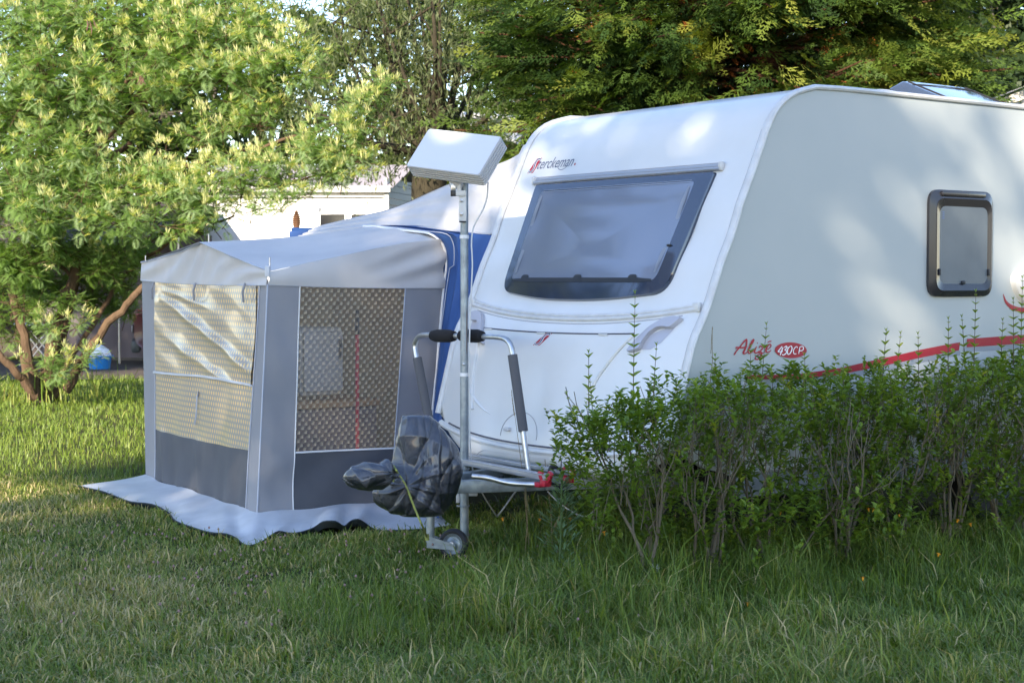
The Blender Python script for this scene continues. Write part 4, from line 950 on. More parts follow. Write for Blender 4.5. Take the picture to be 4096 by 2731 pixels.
def leaves4(C, D, S, Nn, L, Wd, curl=.1):
    L = L[:, None]; Wd = Wd[:, None]
    V = np.stack([C, C + D * L * .5 + S * Wd * .5, C + D * L - Nn * L * curl, C + D * L * .5 - S * Wd * .5], 1).reshape(-1, 3)
    F = np.arange(len(C))[:, None] * 4 + np.array([[0, 1, 2, 3]]); return V, F, 4
def rdir(r, n): return nrm(r.normal(size=(n, 3)))
def limbs(mbt, r, p0, d0, L, rad0, depth, spread=.5, ends=None, kinks=4, up=.15, nb=3, sides=7, minr=.004, mid=True):
    """tapered recursive limbs; end points and directions are collected for the foliage"""
    p = np.array(p0, float); d = nrm(np.array(d0, float)); pts = [p.copy()]; rr = [rad0]; r1 = rad0 * .62
    for i in range(kinks):
        d = nrm(d + r.normal(size=3) * .16 + np.array([0, 0, up * .3])); p = p + d * L / kinks; pts.append(p.copy()); rr.append(rad0 + (r1 - rad0) * (i + 1) / kinks)
    mbt.tube(pts, np.maximum(rr, minr), sides, caps=False)
    if ends is not None and (depth <= 1 or mid):
        for q in pts[1:]: ends.append((q, d.copy(), depth))
    if depth > 0:
        for k in range(nb):
            dd = nrm(d + r.normal(size=3) * spread + np.array([0, 0, up])); limbs(mbt, r, pts[-1 - (k % 2)], dd, L * r.uniform(.6, .85), r1 * .8, depth - 1, spread, ends, kinks, up, nb, max(4, sides - 1), minr, mid)
def bark(name, c, c2, sc_=18): return mat(name, c, rough=.9, col2=c2, nscale=sc_, ncontrast=.9, bump=.012, bscale=30, stretch=(1, 1, .35), spec=.2)
M_bark_a = bark('reddish_brown_bark', (.062, .040, .026), (.115, .075, .048)); M_bark_w = bark('dark_willow_bark', (.022, .020, .014), (.050, .042, .027))
M_bark_c = bark('red_conifer_bark', (.080, .034, .018), (.045, .022, .014)); M_bark_h = bark('grey_brown_twig_bark', (.17, .145, .105), (.09, .078, .055), 40)
M_bark_g = bark('grey_bark', (.09, .08, .065), (.05, .045, .035))
M_acacia = leafmat('acacia_foliage', [(0, (.10, .17, .03)), (.35, (.17, .27, .085)), (.62, (.27, .36, .21)), (.80, (.46, .48, .24)), (1, (.64, .60, .38))], transl=.42, trboost=1.5, rough=.85, spec=.08)
M_privet = leafmat('privet_leaves', [(0, (.075, .125, .020)), (.5, (.165, .245, .030)), (.8, (.25, .32, .040)), (1, (.38, .38, .055))], rough=.36, spec=.45, transl=.40)
M_willow = leafmat('willow_leaves', [(0, (.045, .065, .026)), (.6, (.10, .125, .060)), (1, (.20, .225, .11))], transl=.4, trboost=1.5)
M_cyp = leafmat('cypress_sprays', [(0, (.006, .016, .007)), (.4, (.022, .050, .013)), (.75, (.082, .132, .022)), (1, (.20, .22, .04))], transl=.3)  # darkest stop paints deep shade, lightest stop the sunlit tips
M_cypdead = leafmat('cypress_dead_twigs', [(0, (.14, .045, .015)), (1, (.34, .12, .03))], transl=.15)
M_broad = leafmat('broad_tree_leaves', [(0, (.018, .032, .016)), (.6, (.035, .06, .022)), (1, (.10, .12, .035))], rough=.4, transl=.3)
M_far = leafmat('far_tree_leaves', [(0, (.035, .060, .018)), (.6, (.09, .14, .035)), (1, (.24, .26, .07))], rough=.5, transl=.4)
M_shade = leafmat('shade_tree_leaves', [(0, (.02, .04, .015)), (1, (.05, .08, .025))], transl=.25)
M_grass = leafmat('grass_blades', [(0, (.065, .112, .016)), (.35, (.130, .192, .028)), (.6, (.215, .26, .052)), (.8, (.35, .31, .11)), (1, (.56, .44, .23))], rough=.45, spec=.35, transl=.3, trboost=1.3)

# ------------------------------------------------------------------ ground
gm = bpy.data.materials.new('lawn_soil'); gm.use_nodes = True; t = gm.node_tree; b = t.nodes['Principled BSDF']; inp(b, 'Roughness', .95); inp(b, 'Specular IOR Level', .1)
tc = t.nodes.new('ShaderNodeTexCoord'); n1 = t.nodes.new('ShaderNodeTexNoise'); n1.inputs['Scale'].default_value = 1.1; n1.inputs['Detail'].default_value = 9; n1.inputs['Roughness'].default_value = .7
n2 = t.nodes.new('ShaderNodeTexNoise'); n2.inputs['Scale'].default_value = 60; n2.inputs['Detail'].default_value = 3
cr = t.nodes.new('ShaderNodeValToRGB'); e = cr.color_ramp.elements; e[0].position = .35; e[0].color = (.030, .042, .010, 1); e[1].position = .65; e[1].color = (.085, .085, .035, 1)
mx = t.nodes.new('ShaderNodeMix'); mx.data_type = 'RGBA'; mx.blend_type = 'MULTIPLY'; mx.inputs[0].default_value = .5
L = t.links; L.new(tc.outputs['Object'], n1.inputs['Vector']); L.new(tc.outputs['Object'], n2.inputs['Vector']); L.new(n1.outputs[0], cr.inputs[0]); L.new(cr.outputs[0], mx.inputs[6]); L.new(n2.outputs[1], mx.inputs[7]); L.new(mx.outputs[2], b.inputs['Base Color'])
xs = np.concatenate([[-220, -120, -60], np.linspace(-30, 30, 61), [60, 120, 220]]); ys = np.concatenate([[-120, -60, -20], np.linspace(0, 45, 60), [80, 160, 400]])
G = np.array([[(x, y, (.012 * math.sin(2.1 * x + 1.3 * y) + .010 * math.sin(3.7 * y - 1.9 * x)) * (1 if abs(x) < 30 and 0 < y < 45 else 0) - .012) for y in ys] for x in xs])
mb = MB(); mb.grid(G, flip=True); tag(mb.build('ground', gm), kind='structure')
soil = mat('bare_brown_earth', (.070, .048, .034), rough=.95, col2=(.035, .026, .020), nscale=3, ncontrast=.9, bump=.02, bscale=25)
mb = MB(); rs = np.random.default_rng(2); th = np.linspace(0, 2 * math.pi, 40, endpoint=False); mb.add([(-7.2 + 4.6 * math.cos(a) * (1 + .12 * math.sin(5 * a)), 28.0 + 3.2 * math.sin(a) * (1 + .1 * math.cos(4 * a)), .02) for a in th], [tuple(range(40))]); tag(mb.build('bare_soil', soil, smooth=False), kind='structure')

def gmask(x, y):
    """true where things cover the lawn"""
    pl = np.stack([x - O3.x, y - O3.y], 1); a = pl @ UX[:2]; b_ = pl @ VX[:2]
    an = (a > -1.72) & (a < 1.0) & (b_ > 2.82) & (b_ < 5.2)
    v = (a > .6) & (a < 5) & (b_ > .3) & (b_ < 2.2)
    return an | v
FLAPP = np.array([[p[0], p[1]] for p in outer] + [[p[0], p[1]] for p in inner[::-1]])
def inpoly(x, y, P):
    c = np.zeros(len(x), bool); j = len(P) - 1
    for i in range(len(P)):
        xi, yi = P[i]; xj, yj = P[j]
        c ^= ((yi > y) != (yj > y)) & (x < (xj - xi) * (y - yi) / (yj - yi + 1e-12) + xi); j = i
    return c
def grass(name, n, yr, hfun, wfun, tonefun, seed, xlim=None, label=None, power=1.6, lean=.6):
    r = np.random.default_rng(seed); y0, y1 = yr; u = r.random(n)
    y = (y0 ** (2 - power) + u * (y1 ** (2 - power) - y0 ** (2 - power))) ** (1 / (2 - power)) if power != 2 else y0 * (y1 / y0) ** u
    x = (r.random(n) * 2 - 1) * (y * .345 + 1.3)
    if xlim: k = xlim(x, y); x, y = x[k], y[k]
    k = ~gmask(x, y) & ~(inpoly(x, y, FLAPP) & (r.random(len(x)) > .012)); x, y = x[k], y[k]; n = len(x)
    # clumps
    cl = .5 + .5 * np.sin(x * 5.1 + np.sin(y * 3.3) * 2) * np.sin(y * 4.3 + np.sin(x * 2.7) * 2); cl2 = .5 + .5 * np.sin(x * 1.3 + 1.7 * np.sin(y * .9)) * np.cos(y * 1.1 - x * .6)
    H = hfun(x, y, r) * (.55 + .65 * cl) * r.uniform(.5, 1.25, n); Wd = wfun(x, y) * r.uniform(.6, 1.3, n)
    az = r.uniform(0, 2 * np.pi, n) * .9 + np.sin(x * 4.5 + y * 3) * 1.2; flop = r.random(n) < .22; Wd = Wd * (1 + .35 * flop); ln_ = np.clip(r.normal(lean, .38, n) + flop * .45, .05, 1.7); H = H * (1 + flop * .7)
    d = np.stack([np.cos(az), np.sin(az), np.zeros(n)], 1); Z = np.array([0, 0, 1.0]); s = np.stack([-np.sin(az), np.cos(az), np.zeros(n)], 1)
    tw = r.uniform(-1, 1, n)[:, None]; s = nrm(s + d * tw)
    base = np.stack([x, y, np.full(n, -.01)], 1); h = H[:, None]; l_ = ln_[:, None]
    m = base + Z * h * .55 * np.cos(l_ * .5) + d * h * .55 * np.sin(l_ * .5); tp = m + Z * h * .5 * np.cos(l_ * 1.35) + d * h * .5 * np.sin(l_ * 1.35); tp[:, 2] = np.maximum(tp[:, 2], .01)
    w_ = Wd[:, None]
    V = np.stack([base - s * w_ * .5, base + s * w_ * .5, m + s * w_ * .45, m - s * w_ * .45, tp + s * w_ * .08, tp - s * w_ * .08], 1).reshape(-1, 3)
    i = np.arange(n)[:, None] * 6; F = np.concatenate([i + np.array([[0, 1, 2, 3]]), i + np.array([[3, 2, 4, 5]])])
    tone = np.clip(tonefun(x, y, r, cl, cl2), 0, 1)
    o = fast_mesh(name, V, F, M_grass, tone=np.repeat(tone, 6)); return tag(o, label, 'grass', kind='stuff')
def hnear(x, y, r):
    h = .056 + .048 * np.clip((x + 1.2) / 1.6, 0, 1) * np.clip((9.5 - y) / 1.5 + .6, 0, 1)      # mown lower left, rougher right
    pl = np.stack([x - O3.x, y - O3.y], 1); a = pl @ UX[:2]; b_ = pl @ VX[:2]
    near = np.exp(-((b_ + .35) / .45) ** 2); h = h + .12 * near * (a > -2.4)
    hitch = np.exp(-((x + .1) / .7) ** 2 - ((y - 9.0) / .7) ** 2); return (h + .03 * hitch) * (1 - .6 * np.exp(-((x + .36) / .22) ** 2 - ((y - 8.75) / .30) ** 2))
def tnear(x, y, r, cl, cl2):
    n = len(x); dry = np.clip(.5 - .32 * x - .16 * (y - 7.0), 0, 1) * .24
    t_ = .36 + r.normal(0, .20, n) + .26 * (cl2 - .5) + .14 * (cl - .5) + dry
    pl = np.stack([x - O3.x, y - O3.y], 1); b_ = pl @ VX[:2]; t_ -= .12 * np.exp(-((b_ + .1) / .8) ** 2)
    t_[r.random(n) < .06 + dry * .6] += .55; return t_
grass('lawn_grass', 290000, (5.7, 12.5), hnear, lambda x, y: .0050 + .0006 * (y - 6) / 3, tnear, 11, label='green lawn grass with straw-coloured blades around the tent and caravan', power=1.5, lean=.85)
grass('long_grass', 32000, (6.6, 11.5), lambda x, y, r: np.full(len(x), .21), lambda x, y: .0034, lambda x, y, r, cl, cl2: .24 + r.normal(0, .14, len(x)), 12,
      xlim=lambda x, y: ((np.abs((x - O3.x) * VX[0] + (y - O3.y) * VX[1] + .35) < .75) & ((x - O3.x) * UX[0] + (y - O3.y) * UX[1] > -3)) | ((x > 0.0) & (x < .9) & (y > 8.3) & (y < 10)), label='tall rough grass growing under the hedge and round the drawbar', lean=.45)
grass('meadow_grass', 150000, (12.0, 34), lambda x, y, r: np.full(len(x), .075), lambda x, y: .005 + .0005 * (y - 12), lambda x, y, r, cl, cl2: .30 + r.normal(0, .12, len(x)) + .1 * cl2, 13,
      xlim=lambda x, y: (x < -.13 * y - 0) & ~((y > 25.5) & (y < 31) & (x > -11)), label='short sunlit grass behind the annex and around the acacia tree', power=1.2, lean=.5)
grass('grass_tuft', 5000, (19.2, 22.0), lambda x, y, r: np.full(len(x), .42), lambda x, y: .012, lambda x, y, r, cl, cl2: .45 + r.normal(0, .2, len(x)), 15,
      xlim=lambda x, y: (((x + 5.75) / 1.0) ** 2 + ((y - 20.4) / .6) ** 2 < 1), label='long dry grass tuft round the foot of the acacia trunks', lean=.35)

# ------------------------------------------------------------------ privet hedge: separate bushes in a row in front of the caravan
def shoot(r, V, F, T, p, L_, lean, lsize, st, tonebase=.55):
    """upright shoot with opposite leaves"""
    d = nrm(np.array([lean[0], lean[1], 1.0])); pts = [p + d * L_ * k / 5 + np.array([lean[0], lean[1], 0]) * .25 * L_ * (k / 5) ** 2 for k in range(6)]
    st.tube(pts, np.linspace(.0028, .0012, 6), 5, caps=False)
    m = max(3, int(L_ / .046)); C = []; D = []; Ls = []
    for k in range(m):
        f = (k + .6) / m; q = np.array([np.interp(f * 5, range(6), [x[i] for x in pts]) for i in range(3)]); a = (k % 2) * math.pi / 2 + r.uniform(-.3, .3) + .6
        for s in (0, math.pi):
            C.append(q); D.append([math.cos(a + s), math.sin(a + s), r.uniform(.35, .8) + f * .5]); Ls.append(lsize * (1.05 - .55 * abs(f - .25)) * r.uniform(.8, 1.15) * (.55 if f > .93 else 1))
    C.append(pts[-1]); D.append([.1, 0, 1]); Ls.append(lsize * .5); C.append(pts[-1]); D.append([-.3, .2, 1]); Ls.append(lsize * .5)
    C = np.array(C); D = np.array(D); Ls = np.array(Ls); d_, s_, n_ = frames(D); v, f, _ = leaves6(C, d_, s_, n_, Ls, Ls * .46); V.append(v); F.append(f); T.append(np.repeat(np.clip(r.normal(tonebase, .1, len(C)), 0, 1), 6))
def cat(V, F, T, per=None):
    o = 0; FF = []
    for v, f in zip(V, F): FF.append(f + o); o += len(v)
    return np.concatenate(V), np.concatenate(FF), np.concatenate(T)
HEDGE = [  # along a, b, top height, half width along, half depth, leaves, label
    (-1.26, -.22, .86, .30, .20, 3600, 'leftmost privet bush of the hedge, thin and leaning in front of the caravan bumper'),
    (-.85, -.26, .96, .34, .24, 5600, 'second privet bush from the left with a tall shoot rising over the front locker'),
    (-.36, -.30, .95, .34, .25, 5600, 'privet bush below the front corner of the caravan, third from the left'),
    (.10, -.32, .96, .34, .26, 5600, 'privet bush under the red oval badge, fourth from the left'),
    (.56, -.32, .94, .34, .26, 5600, 'privet bush under the start of the rising red stripe, fifth from the left'),
    (1.02, -.34, .98, .34, .27, 5600, 'privet bush below the middle of the red stripe, left of the one under the window'),
    (1.48, -.34, .99, .34, .27, 5600, 'privet bush standing below the small side window'),
    (1.95, -.36, 1.04, .34, .28, 5600, 'privet bush right of the side window at the edge of the photo'),
    (2.40, -.38, 1.10, .34, .28, 4600, 'rightmost dark privet bush, cut off by the edge of the photo')]
SH = {1: [(1455, 868, 676, .02), (1352, 880, 812, .0), (1502, 880, 795, .08)], 2: [(1640, 880, 820, .05), (1722, 870, 800, .04)], 3: [(1750, 870, 748, .10), (1850, 870, 818, -.05)], 4: [(2030, 820, 762, .10)], 5: [(2110, 840, 770, -.03), (2060, 845, 768, .12)],
      6: [(2178, 800, 735, .0), (2238, 800, 672, .02), (2215, 800, 730, -.1)], 7: [(2300, 800, 738, .05), (2328, 790, 690, -.02)], 8: [(2345, 780, 640, .02)], 0: [(1335, 1040, 905, -.32), (1330, 1075, 1000, -.5), (1362, 960, 870, -.1)]}
for hi, (a0, b0_, top, hw, hd, nl, lab) in enumerate(HEDGE):
    r = np.random.default_rng(100 + hi); base = np.array(W3(a0, b0_, 0)); root = empty('hedge_bush', tuple(base), 0, lab, 'bush', 'privet bushes in the hedge along the caravan')
    st = MB(); ends = []
    nst = 6 if hi else 4
    for k in range(nst):
        aa = r.uniform(-1, 1); d = UX * aa * .42 + VX * r.uniform(-.3, .3) + np.array([0, 0, 1.0]); limbs(st, r, UX * aa * .05 + VX * r.uniform(-.05, .05) + np.array([0, 0, -.03]), d, .46, r.uniform(.007, .013), 2, .38, ends, 4, .35, 3, 7, .0014)
    for k in range(16):   # fine upright twigs
        q = UX * r.uniform(-hw, hw) * .9 + VX * r.uniform(-hd, hd) * .8 + np.array([0, 0, r.uniform(.25, top * .6)]); dd = nrm(r.normal(size=3) * .25 + np.array([0, 0, 1.0])); st.tube([q, q + dd * .16, q + dd * .32 + r.normal(size=3) * .02], [.0022, .0018, .001], 4, caps=False)
    V, F, T = [], [], []
    m = int(nl / 6); 
    # leaf tufts: denser towards the top
    z = top * (1 - .92 * r.random(m) ** .95); 
    if hi == 0: z = top * (1 - .75 * r.random(m) ** 1.2)
    wz = np.clip(.35 + z / top * 1.1, 0, 1.12) - .25 * np.clip((z / top - .88) / .12, 0, 1)
    sh_ = (-.10 if hi == 0 else 0) * (z / top)
    xl_ = r.uniform(-1, 1, m); z = z * (1 + .07 * np.sin(xl_ * 4.2 + hi * 2.1) + .05 * np.sin(xl_ * 9 + hi))
    Q = (UX[None] * (xl_ * hw * wz + sh_)[:, None] + VX[None] * (r.uniform(-1, 1, m) * hd * wz)[:, None]); Q[:, 2] = z
    if hi in (1, 2, 3, 5):   # low growth spilling forward
        k = r.random(m) < .11; Q[k] = UX * r.uniform(-.15, .15) + (UX[None] * r.normal(0, .13, m)[:, None] - VX[None] * (.30 + r.normal(0, .10, m))[:, None])[k]; Q[k, 2] = r.uniform(.16, .46, k.sum()); z = Q[:, 2]
    hole = .5 + .5 * np.sin(Q @ UX * 13 + hi * 1.7) * np.sin(z * 15 + Q @ VX * 6 + hi) ; keep = r.random(m) < np.clip(.34 + .75 * (z / top) ** 1.1 - .75 * hole * (z < top * .93), .12, 1); Q = Q[keep]
    md = nrm(np.stack([r.normal(0, .5, len(Q)), r.normal(0, .5, len(Q)), np.full(len(Q), 1.0)], 1)); per = 8
    C = np.repeat(Q, per, 0) + np.repeat(md, per, 0) * np.tile(np.linspace(0, .075, per), len(Q))[:, None]; az = np.tile(np.arange(per) * 1.57 * 1.0 + (np.arange(per) % 2) * 1.57, len(Q)) + np.repeat(r.uniform(0, 6.28, len(Q)), per)
    D = np.stack([np.cos(az), np.sin(az), r.uniform(.1, .9, len(az))], 1) + r.normal(size=(len(az), 3)) * .2 + np.repeat(md, per, 0) * .2
    d_, s_, n_ = frames(D); Ls = r.uniform(.022, .050, len(C)); v, f, _ = leaves6(C, d_, s_, n_, Ls, Ls * .52); V.append(v); F.append(f)
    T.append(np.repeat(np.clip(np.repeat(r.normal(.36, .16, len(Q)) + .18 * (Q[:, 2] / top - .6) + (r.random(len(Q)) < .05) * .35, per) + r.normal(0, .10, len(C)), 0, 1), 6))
    for (px, y0, y1, ln__) in SH.get(hi, []):
        d_base = base[1] - .05; p = at(px, y0, d_base) - base; q = at(px, y1, d_base) - base; Lh = q[2] - p[2] + .12; p = p - np.array([0, 0, .12]) - UX * ln__ * .1
        shoot(r, V, F, T, p, Lh, (ln__ * .6, 0), .055, st, .62)
    for k in range(12):
        shoot(r, V, F, T, UX * r.uniform(-hw, hw) * .9 + VX * r.uniform(-hd, hd) * .8 + np.array([0, 0, top - r.uniform(.06, .16)]), r.uniform(.10, .20), (r.uniform(-.25, .25), r.uniform(-.2, .2)), .042, st, .58)
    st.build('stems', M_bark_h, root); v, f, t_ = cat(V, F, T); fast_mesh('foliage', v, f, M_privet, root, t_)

# ------------------------------------------------------------------ acacia (mimosa) on the left
def frond_batch(C, D, S, Nn, Ls, tone, npin=9):
    """feathery double leaf: a rachis with paired narrow leaflets that droop"""
    n = len(C); V = []; 
    ks = np.linspace(.12, 1.0, npin)
    out = []
    for k in ks:
        wlen = .44 * math.sin(math.pi * min(1, .20 + k * .78)) + .05
        for s in (-1, 1):
            p = C + D * Ls[:, None] * k - Nn * Ls[:, None] * .28 * k * k; dd = nrm(D * .75 + S * s * .9 - Nn * (.25 + .3 * k)); q = p + dd * Ls[:, None] * wlen; wv = nrm(np.cross(dd, Nn)) * (Ls * .019)[:, None]
            out.append(np.stack([p, p + (q - p) * .5 + wv, q, p + (q - p) * .5 - wv], 1))
    V = np.stack(out, 1).reshape(-1, 3); F = np.arange(n * npin * 2)[:, None] * 4 + np.array([[0, 1, 2, 3]]); return V, F, np.repeat(tone, npin * 8)
def dpx(x, y, Y): return at(x, y, Y)
aroot = empty('acacia_tree', (-5.85, 20.4, 0), 0, 'bright feathery acacia tree with several reddish leaning trunks, left of the annex', 'tree')
r = np.random.default_rng(7); st = MB(); A0 = np.array([-5.85, 20.4, 0])
def apt(x, y, Y): return at(x, y, Y) - A0
stems = [([(100, 925, 20.3), (110, 840, 20.3), (135, 740, 20.2), (168, 640, 20.1), (190, 560, 20.1), (230, 400, 20.2), (238, 280, 20.2), (260, 140, 20.2), (290, 10, 20.3), (300, -120, 20.4)], .115, .05),
         ([(130, 915, 20.5), (130, 830, 20.5), (150, 740, 20.5), (175, 640, 20.6), (215, 540, 20.7), (240, 380, 20.8), (300, 330, 20.6)], .095, .05),
         ([(150, 900, 20.1), (185, 830, 20.0), (240, 755, 19.9), (300, 690, 19.8), (331, 655, 19.8)], .085, .060), ([(85, 905, 20.2), (60, 790, 20.0), (30, 690, 20.0), (5, 600, 20.0), (-40, 480, 20.0)], .095, .05),
         ([(80, 915, 20.0), (40, 860, 19.8), (0, 810, 19.7), (-60, 740, 19.6)], .085, .05), ([(75, 900, 20.6), (50, 800, 20.7), (40, 680, 20.8), (60, 500, 21), (90, 330, 21), (110, 160, 21)], .08, .03),
         ([(135, 860, 20.2), (200, 770, 20.4), (280, 640, 20.5), (380, 560, 20.3), (470, 520, 20.1), (540, 495, 20.0)], .05, .02), ([(215, 540, 20.7), (330, 420, 20.4), (470, 370, 20.0), (620, 330, 19.6), (760, 290, 19.3), (860, 240, 19.1)], .05, .014),
         ([(232, 330, 20.2), (330, 240, 20.0), (470, 160, 19.8), (600, 120, 19.6), (700, 110, 19.5)], .045, .012), ([(235, 390, 20.2), (150, 310, 20.0), (60, 270, 19.9), (-40, 230, 19.8)], .05, .02), ([(470, 380, 20.0), (600, 430, 19.7), (740, 400, 19.4), (840, 370, 19.2)], .03, .01),
         ([(245, 250, 20.2), (340, 120, 20.1), (430, 20, 20.0), (500, -60, 20)], .04, .015), ([(168, 640, 20.1), (90, 560, 19.8), (20, 520, 19.6)], .035, .015), ([(190, 560, 20.1), (300, 480, 19.8), (430, 450, 19.5), (560, 440, 19.3)], .04, .012)]
for s_, r0, r1 in stems:
    P = catmull([apt(*q) for q in s_], 5); P = P + np.random.default_rng(int(r0 * 1e4)).normal(size=P.shape) * .012; st.tube(P, np.linspace(r0 * .72, r1 * .65, len(P)), 10)
st.build('trunk', M_bark_a, aroot)
# crown: lobes (pixel centre, radii, depth) turned into solid places in the tree
lobes = [(60, 60, 150, 90, 19.8), (230, 40, 150, 80, 20.0), (420, 40, 150, 80, 20.0), (560, 60, 100, 70, 19.8), (120, 180, 150, 80, 19.5), (330, 170, 150, 70, 19.7), (520, 170, 150, 80, 19.6), (650, 150, 90, 70, 19.4), (690, 110, 55, 40, 19.4), (20, 330, 130, 80, 19.4), (160, 360, 100, 60, 19.3),
         (100, 470, 150, 80, 19.2), (250, 440, 90, 60, 19.3), (370, 400, 90, 55, 19.5), (340, 500, 120, 50, 19.3), (460, 440, 100, 60, 19.3), (560, 402, 100, 45, 19.3), (650, 392, 90, 42, 19.2), (500, 490, 70, 30, 19.3), (740, 330, 90, 55, 19.1), (800, 380, 65, 40, 19.0),
         (840, 260, 60, 50, 19.0), (880, 200, 45, 35, 18.9), (800, 300, 60, 50, 19.0), (740, 398, 70, 22, 19.1), (600, 270, 60, 40, 19.5), (480, 300, 60, 35, 19.5), (30, 570, 100, 60, 19.6), (150, 560, 110, 40, 19.8), (260, 560, 80, 35, 20.0), (100, 650, 80, 50, 20.6), (210, 650, 80, 50, 20.8), (260, 680, 60, 40, 20.9),
         (10, 230, 100, 70, 19.6), (260, 250, 70, 30, 19.6), (440, 90, 80, 60, 19.4), (-80, 450, 100, 120, 19.6), (300, 590, 60, 30, 20.4), (120, 750, 40, 25, 19.7), (105, 835, 62, 38, 19.5), (195, 810, 30, 20, 19.5), (180, 740, 30, 18, 19.8), (220, 210, 80, 50, 20.6), (60, 440, 120, 60, 20.6), (400, 300, 60, 40, 20.8), (40, 600, 90, 45, 19.6), (235, 615, 60, 35, 19.8), (55, 700, 60, 40, 19.8), (290, 640, 50, 40, 20.3), (140, 690, 50, 30, 19.9), (600, 468, 55, 20, 19.2), (680, 448, 45, 14, 19.1), (20, 760, 50, 40, 20.6), (170, 600, 90, 40, 20.6), (270, 590, 60, 40, 20.7), (230, 700, 50, 45, 21.0), (300, 700, 35, 40, 21.2), (90, 740, 45, 40, 21.0), (330, 570, 50, 25, 20.8), (-20, 680, 60, 70, 20.7)]
V, F, T, TW = [], [], [], MB()
for (x, y, rx, ry, Y) in lobes:
    area = rx * ry; k = max(4, int(area / 150)); small = 1.0 if rx > 65 else .8
    u = rdir(r, k) * (r.random((k, 1)) ** .45); c = apt(x, y, Y); W_ = 187.
    Q = c + u * np.array([rx / W_, .55 * (rx / 120), ry / W_]) 
    outd = nrm(u * np.array([1, 1, .8]) + np.array([.15, -.45, .45]))
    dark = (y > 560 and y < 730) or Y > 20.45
    for q, od in zip(Q, outd):
        od = nrm(od + r.normal(size=3) * .25); Lt = r.uniform(.30, .50) * small; p0 = q - od * Lt * .5; nf = r.integers(9, 14); kk = np.arange(nf)
        P = p0 + od * (Lt * (kk + .5) / nf)[:, None]; a = kk * 2.4 + r.uniform(0, 6); sd, ss, sn = frames(od[None]); rd = ss * np.cos(a)[:, None] + sn * np.sin(a)[:, None]; D = rd * 1.0 + od * (.35 + .5 * kk / nf)[:, None] + np.array([0, 0, .10]); D[:, 2] *= .60; D = nrm(D)
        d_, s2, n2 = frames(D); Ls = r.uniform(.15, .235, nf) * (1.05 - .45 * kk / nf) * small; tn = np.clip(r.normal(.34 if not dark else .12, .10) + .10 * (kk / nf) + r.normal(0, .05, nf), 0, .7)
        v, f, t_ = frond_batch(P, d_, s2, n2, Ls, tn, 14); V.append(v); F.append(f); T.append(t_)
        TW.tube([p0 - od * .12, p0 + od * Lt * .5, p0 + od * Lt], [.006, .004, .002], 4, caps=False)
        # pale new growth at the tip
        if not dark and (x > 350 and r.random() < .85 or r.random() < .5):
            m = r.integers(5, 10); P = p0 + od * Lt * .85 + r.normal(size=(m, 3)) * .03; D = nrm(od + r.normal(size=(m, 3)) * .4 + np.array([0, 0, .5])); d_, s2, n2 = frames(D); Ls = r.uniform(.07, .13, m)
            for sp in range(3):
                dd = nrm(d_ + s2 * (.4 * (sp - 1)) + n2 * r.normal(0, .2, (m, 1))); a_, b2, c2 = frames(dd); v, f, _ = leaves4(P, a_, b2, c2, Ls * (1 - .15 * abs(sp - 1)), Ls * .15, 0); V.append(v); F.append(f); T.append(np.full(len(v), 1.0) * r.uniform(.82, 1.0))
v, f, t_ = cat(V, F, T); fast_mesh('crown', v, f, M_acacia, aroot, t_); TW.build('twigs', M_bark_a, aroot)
M_pod = mat('rust_brown_seed_pods', (.13, .055, .035), rough=.7, col2=(.07, .03, .03), nscale=20)
for (x, y) in ((205, 50), (322, 172)):
    mb = MB()
    for k in range(5): p = apt(x + r.normal(0, 5), y + r.normal(0, 6), 18.9); mb.tube([p, p + np.array([.01, 0, -.05]), p + np.array([r.normal(0, .02), 0, -.11])], [.004, .008, .003], 5)
    mb.build('seed_pods', M_pod, aroot)
# pine cone caught in the twigs
pc = at(681, 505, 19.2); mb = MB(); prof_ = []
for k in range(9):
    z = -.11 + k * .024; w_ = .052 * math.sin(math.pi * (.12 + .80 * (k / 8.5))) ** .8; prof_ += [(w_ * .72, z - .010), (w_ * 1.12, z + .004)]
mb.lathe([(.001, -.12)] + prof_ + [(.004, .11), (.003, .15)], pc, None, 14); tag(mb.build('pine_cone', mat('dry_pine_cone', (.17, .095, .05), rough=.7, col2=(.12, .05, .03), nscale=60, ncontrast=.9), angle=20), 'brown pine cone hanging at the lower right edge of the acacia foliage', 'pine cone')

